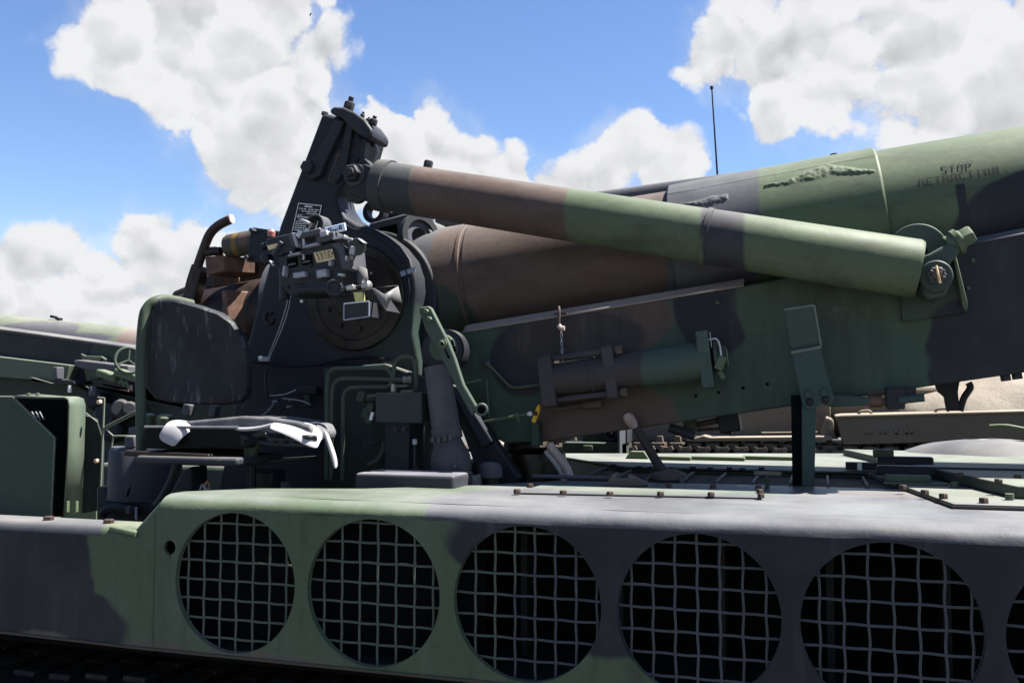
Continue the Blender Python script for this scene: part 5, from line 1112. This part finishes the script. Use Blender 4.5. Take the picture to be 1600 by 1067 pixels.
# ================================================================== THE NEIGHBOUR ON THE LEFT
def neighbour():
    Y = 6.4
    N = thing('howitzer', 'green and black howitzer behind the seat, at the left edge', 'howitzer', (P(0, 800, Y).x, Y + .8, 0))
    T = lambda pts, dx=0: [P(x, y, Y) for x, y in pts]
    bc = paint('neighbour_barrel_camouflage', (.24, .29, .21), [blob(40, 520, Y + .4, 80, 22, FBLACK), blob(110, 528, Y + .4, 60, 10, FBLACK), blob(215, 520, Y + .4, 62, 40, (.3, .22, .2))], wear=.2, dust_and_sun=.3, wob=.06)
    a, b = P(-260, 511, Y + .75), P(260, 569, Y + .75); k = mpp(0, Y + .75)
    bd = (b - a).normalized()
    MB().lathe(a - bd * 1.5, bd, [(0, .28), (1.5, .30), ((b - a).length + 1.0, .30), ((b - a).length + 1.6, .26)], 56).make('gun_tube', bc, N)
    for x, y in ((84, 499), (92, 502)): MB().box(P(x, y - 4, Y + .72), (.05, .05, .025), rotY(.2)).make('lifting_eye', Mblack, N, bev=.005)
    gd = MB().prism(T([(-500, 450), (-60, 508), (60, 523), (225, 547), (300, 560), (300, 640), (120, 600), (-60, 575), (-500, 520)]), (0, .08, 0)).make('cradle', paint('neighbour_cradle', (.03, .036, .05), [blob(190, 560, Y, 60, 60, (.06, .1, .075))], dust_and_sun=0), N)
    rows = []
    for x, y in ((-500, 447), (0, 516), (60, 524), (230, 547.5)): p = P(x, y, Y); rows.append([p + V((0, -.01, -.012)), p + V((0, -.01, .008)), p + V((0, .03, .03))])
    MB().strip(rows).make('guide_rail', Mblue, gd, solid=.006)
    MB().prism(T([(-500, 490), (0, 556), (126, 571), (118, 598), (0, 588), (-500, 520)]), (0, -.12, 0)).make('fender_rail', paint('neighbour_green', (.22, .28, .2), wear=.3), N, bev=.006)
    MB().prism(T([(-500, 520), (0, 588), (118, 600), (150, 620), (150, 840), (-500, 840)]), (0, .1, 0)).make('hull_side', paint('neighbour_dark', (.05, .085, .068)), N, bev=.01)
    MB().prism(T([(75, 590), (112, 601), (145, 600), (143, 596), (113, 592), (112, 600), (82, 596)]), (0, -.2, 0)).make('step_plate', Mblack, N)
    MB().box(P(91, 583, Y - .2), (.05, .08, .10)).make('latch', Mblue, N, bev=.008)
    MB().cyl(P(109, 602, Y - .2), P(109, 613, Y - .2), .015, n=10).make('marker_pin', Mwhite, N)
    # bracket, tilted arm, hand wheel
    MB().prism(T([(133, 553), (140, 556), (165, 557), (173, 562), (174, 570), (160, 592), (142, 596)]), (0, -.05, 0)).make('arm_bracket', paint('neighbour_green', (0, 0, 0)), N, bev=.004)
    for x in (159, 168): MB().lathe(P(x, 563, Y - .052), FRONT, [(0, .012), (.003, .011)], 12).make('bolt_hole', Mvoid, N)
    MB().prism(T([(137, 564), (146, 563), (222, 572), (222, 589), (150, 577), (138, 572)]), (0, -.16, 0)).make('support_arm', paint('arm_grey', (.17, .17, .2), wear=.3), N, bev=.012)
    c = P(201, 563, Y - .3); ax = V((.75, -.6, .2)).normalized(); aa, bb, _ = frame_of(ax)
    hw = MB().tube([c + (aa * math.cos(g) + bb * math.sin(g)) * .1 for g in [i * math.pi / 9 for i in range(19)]], .012, 8, res=2).make('hand_wheel', Mdgreen, N)
    for g in (.4, 2.5, 4.6): MB().cyl(c, c + (aa * math.cos(g) + bb * math.sin(g)) * .1, .007, n=8).make('wheel_spoke', Mdgreen, hw)
    MB().prism(T([(150, 592), (215, 592), (215, 612), (165, 605)]), (0, -.1, 0)).make('gear_case', Mblack, N, bev=.01)
    for x, y, w_ in ((165, 585, .12), (178, 590, .1), (205, 588, .16), (190, 583, .08)): MB().box(P(x, y, Y - .25), (w_, .1, .06), rotY(.25)).make('gear_cover', Mgreen, N, bev=.012)
    MB().prism(T([(172, 601), (176, 600), (214, 607), (214, 612)]), (0, -.1, 0)).make('red_bar', plain('faded_red_bar', (.42, .2, .17), .55), N)
    MB().lathe(P(145, 612, Y - .3) - V((0, 0, .03)), (0, 0, 1), [(0, .03), (.06, .03), (.08, .02)], 14).make('filter_bowl', Mblue, N)
    for x, y in ((190, 600), (197, 603)): MB().tube([P(x - 4, y, Y - .3), P(x, y - 6, Y - .3), P(x + 4, y + 4, Y - .3)], .01, 6).make('pipe_loop', Mgreen, N)
    for x, y, r_ in ((168, 650, .1), (190, 640, .08), (205, 640, .06), (150, 625, .08), (175, 672, .09)):
        MB().lathe(P(x, y, Y - .1), V((.5, -1, .2)), [(-.1, r_), (.05, r_), (.08, r_ * .7)], 18).make('gear_housing', Mblack, N)
    MB().prism(T([(150, 600), (600, 640), (600, 900), (150, 900)]), (0, .2, 0)).make('mount_base', paint('neighbour_mount', (.028, .05, .04)), N)
    MB().box((-5.2, Y + .9, .75), (6.0, 2.3, .9)).make('hull', paint('neighbour_hull', (.06, .09, .07)), N, bev=.03)
    for k in range(5):
        MB().lathe((-7.6 + k * 1.2, Y - .2, .4), (0, 1, 0), [(0, .1), (.02, .38), (.2, .38), (.22, .1)], 28).make('road_wheel', Mdgreen, N)
neighbour()

# ================================================================== TAN TANK BEHIND AT RIGHT
def tank():
    Y = 9.0
    tan = (.29, .235, .17)
    Mt = paint('tan_paint', tan, wear=.3, dust_and_sun=.3, dust_and_sun_col=(.42, .36, .28), chips=(.35, .27, .2)); Mtl = paint('tan_light', (.38, .31, .235), wear=.3, dust_and_sun=.3, dust_and_sun_col=(.5, .43, .34))
    T = thing('tank', 'sand coloured tank with stowage bins and cast turret, under the gun girder', 'tank', (P(1250, 760, Y).x, Y + 1.6, 0))
    T_ = lambda pts, d=0: [P(x, y, Y + d) for x, y in pts]
    MB().prism(T_([(860, 560), (1298, 560), (1298, 676), (1140, 684), (1090, 691), (860, 691)], .35), (0, .5, 0)).make('hull_side', Mt, T, bev=.02)
    # fender edge catching the sun
    MB().prism(T_([(1085, 684), (1098, 680), (1110, 683), (1300, 681), (1300, 688), (1072, 690), (1072, 683)]), (0, .5, 0)).make('fender', Mtl, T, bev=.01)
    MB().cyl(P(1190, 676, Y + .2), P(1300, 675, Y + .2), .008, n=8).make('grab_rail', Mtl, T)
    MB().prism(T_([(1288, 655), (1292, 650), (1303, 658), (1305, 680), (1311, 686), (1280, 686), (1284, 672)], .1), (0, .2, 0)).make('bin_bracket', Mtl, T, bev=.01)
    MB().tube(T_([(1290, 655), (1298, 658), (1299, 672)], -.02), .025, 10).make('exhaust_elbow', Mtl, T)
    bn = MB().prism(T_([(1306, 652), (1700, 640), (1700, 684), (1318, 695), (1313, 680)]), (0, .6, 0)).make('stowage_bin', Mt, T, bev=.01)
    MB().prism([p + V((0, -.02, 0)) for p in T_([(1304, 650), (1316, 648), (1700, 638), (1700, 643), (1318, 653), (1306, 654)])], (0, .66, .0)).make('bin_lid', Mtl, bn, bev=.012)
    for x in (1350, 1470): MB().tube(T_([(x - 9, 648 - (x - 1350) * .03), (x - 5, 643 - (x - 1350) * .03), (x + 8, 642 - (x - 1350) * .03), (x + 12, 647 - (x - 1350) * .03)], .1), .012, 8).make('lid_handle', Mtl, bn)
    # worn lettering rows, too faded to read
    mb = MB(); rnd = random.Random(4)
    for i in range(11):
        p = P(1352 + i * 8, 676 - i * .15, Y - .004); mb.box(p, (.022, .004, .045 * rnd.uniform(.5, 1)), rotY(rnd.uniform(-.5, .5)))
        if rnd.random() < .7: mb.box(p + V((.008, 0, -.012)), (.03, .004, .016))
    mb.make('faded_lettering', plain('faded_white_print', (.295, .25, .20), .7, scale=16, col2=(.26, .215, .165)), bn)
    mb = MB()
    for i in range(6):
        p = P(985 + i * 10, 679, Y + .345); mb.box(p, (.018, .004, .055 * rnd.uniform(.5, 1)), rotY(rnd.uniform(-.5, .5)))
    mb.make('faded_lettering', plain('faded_print', (.28, .235, .175), .7, scale=10, col2=(.25, .205, .15)), T)
    # cast turret, lumpy
    c = P(1610, 668, Y + 1.5); mb = MB(); rows = []
    for i in range(25):
        e = R(-40 + 125 * i / 24); row = []
        for j in range(73):
            g = 2 * math.pi * j / 72; d = V((math.cos(e) * math.cos(g), math.cos(e) * math.sin(g), math.sin(e)))
            r_ = 1 + .06 * mnoise.noise(d * 2.2) + .02 * mnoise.noise(d * 7) + .008 * mnoise.noise(d * 20)
            row.append(c + V((d.x * 1.75 * r_, d.y * 1.35 * r_, d.z * .8 * r_ - .1)))
        rows.append(row)
    cast = paint('cast_tan', (.50, .43, .34), wear=.4, dust_and_sun=.2, bump=1.0, dents=.8, dust_and_sun_col=(.5, .43, .34))
    mb.strip(rows).make('turret', cast, T, ang=70)
    MB().box(P(1300, 640, Y + 1.9), (5.6, 2.4, .5)).make('hull_top', Mt, T, bev=.05)
    # track
    z = P(1150, 702, Y + .05).z; tr = MB().box((P(1150, 702, Y).x, Y + .3, z - .06), (6.5, .5, .04)).make('track', plain('rusty_track', (.14, .075, .045), .8, scale=12, col2=(.06, .045, .035)), T)
    tk = plain('track_link_steel', (.20, .16, .12), .6, .1, scale=14, col2=(.11, .085, .065)); p0 = P(985, 705, Y).x; dx = (P(1220, 705, Y).x - p0) / 8.05
    mb = MB(); k = dx
    mb.prism([(-.30 * k, 0, -.2 * k), (.30 * k, 0, -.2 * k), (.40 * k, 0, 0), (.30 * k, 0, .2 * k), (.12 * k, 0, .13 * k), (-.12 * k, 0, .13 * k), (-.30 * k, 0, .2 * k), (-.40 * k, 0, 0)], (0, .05, 0))
    mb.box((.5 * k, .3, .03), (.75 * k, .5, .06)); mb.prism([(.3 * k, .15, .06), (.7 * k, .15, .06), (.64 * k, .15, .12), (.36 * k, .15, .12)], (0, .1, 0))
    for s in (-.2, .2): mb.lathe((s * k, -.004, 0), FRONT, [(0, .05 * k), (.004, .05 * k)], 10)
    ln = mb.make('track_link', tk, tr, bev=.006); ln.location = (p0 - 6 * dx, Y, z)
    first = True
    for i in range(-5, 21):
        c_ = dup(ln, (p0 + i * dx, Y - .03, z - .002 * abs(i - 6)), tr)
    pin = MB()
    pin.lathe((-.2 * k, -.006, 0), FRONT, [(0, .045 * k), (.003, .045 * k)], 10); pin.lathe((.2 * k, -.006, 0), FRONT, [(0, .045 * k), (.003, .045 * k)], 10)
    pn = pin.make('track_pin', Mvoid, tr); pn.location = (p0 - 6 * dx, Y, z)
    for i in range(-5, 21): dup(pn, (p0 + i * dx, Y, z - .002 * abs(i - 6)), tr)
    for i in range(6): MB().lathe((p0 - 1.2 + i * 1.15, Y + .1, .5), (0, 1, 0), [(0, .12), (.03, .42), (.3, .42), (.33, .1)], 28).make('road_wheel', Mt, T)
    for i in range(3): MB().lathe((p0 - .3 + i * 1.8, Y + .1, z - .22), (0, 1, 0), [(0, .05), (.02, .15), (.25, .15), (.27, .05)], 24).make('return_roller', Mt, T)
    MB().box((p0 + 1.2, Y + 1.9, .85), (6.4, 2.2, .7)).make('hull', Mt, T, bev=.05)
    # whip aerial
    a0, a1 = P(1121, 275, Y + 1.6), P(1112, 136, Y + 1.6)
    lo = a0 + (a0 - a1).normalized() * 1.9
    an = MB().tube([lo, a0, a1], .012, 8, smooth=False, taper=lambda t: 1.2 - .6 * t).make('whip_antenna', Mrubber, T); MB().lathe(a1 - V((0, 0, .03)), V((0, 0, 1)), [(0, .012), (.012, .02), (.035, .018), (.045, 0)], 10).make('antenna_tip', Mrubber, an)
    MB().lathe((lo.x, lo.y, lo.z - .12), (0, 0, 1), [(0, .06), (.12, .04)], 16).make('antenna_base', Mt, an)
tank()

# ================================================================== A BIRD
def bird():
    c = EYEP + ray(485, 23) * 60
    mb = MB(); ax = V((.35, .1, .9)).normalized()
    mb.lathe(c - ax * .12, ax, [(0, .0), (.03, .02), (.1, .045), (.18, .035), (.21, .022), (.235, .02), (.26, 0)], 12)
    o = mb.make('bird', plain('dark_feathers', (.03, .03, .035), .7)); o['label'] = 'tiny dark bird flying high in the blue beside the big cloud'; o['category'] = 'bird'
    for s in (-1, 1):
        w = V((.6, -.5, .1)).normalized() * s
        MB().add([c + ax * .06, c + w * .12 + ax * .07, c + w * .24 - ax * .02, c + w * .1 - ax * .03, c - ax * .03], [(0, 1, 2, 3, 4)]).make('wing', _mats['dark_feathers'], o, solid=.006)
bird()
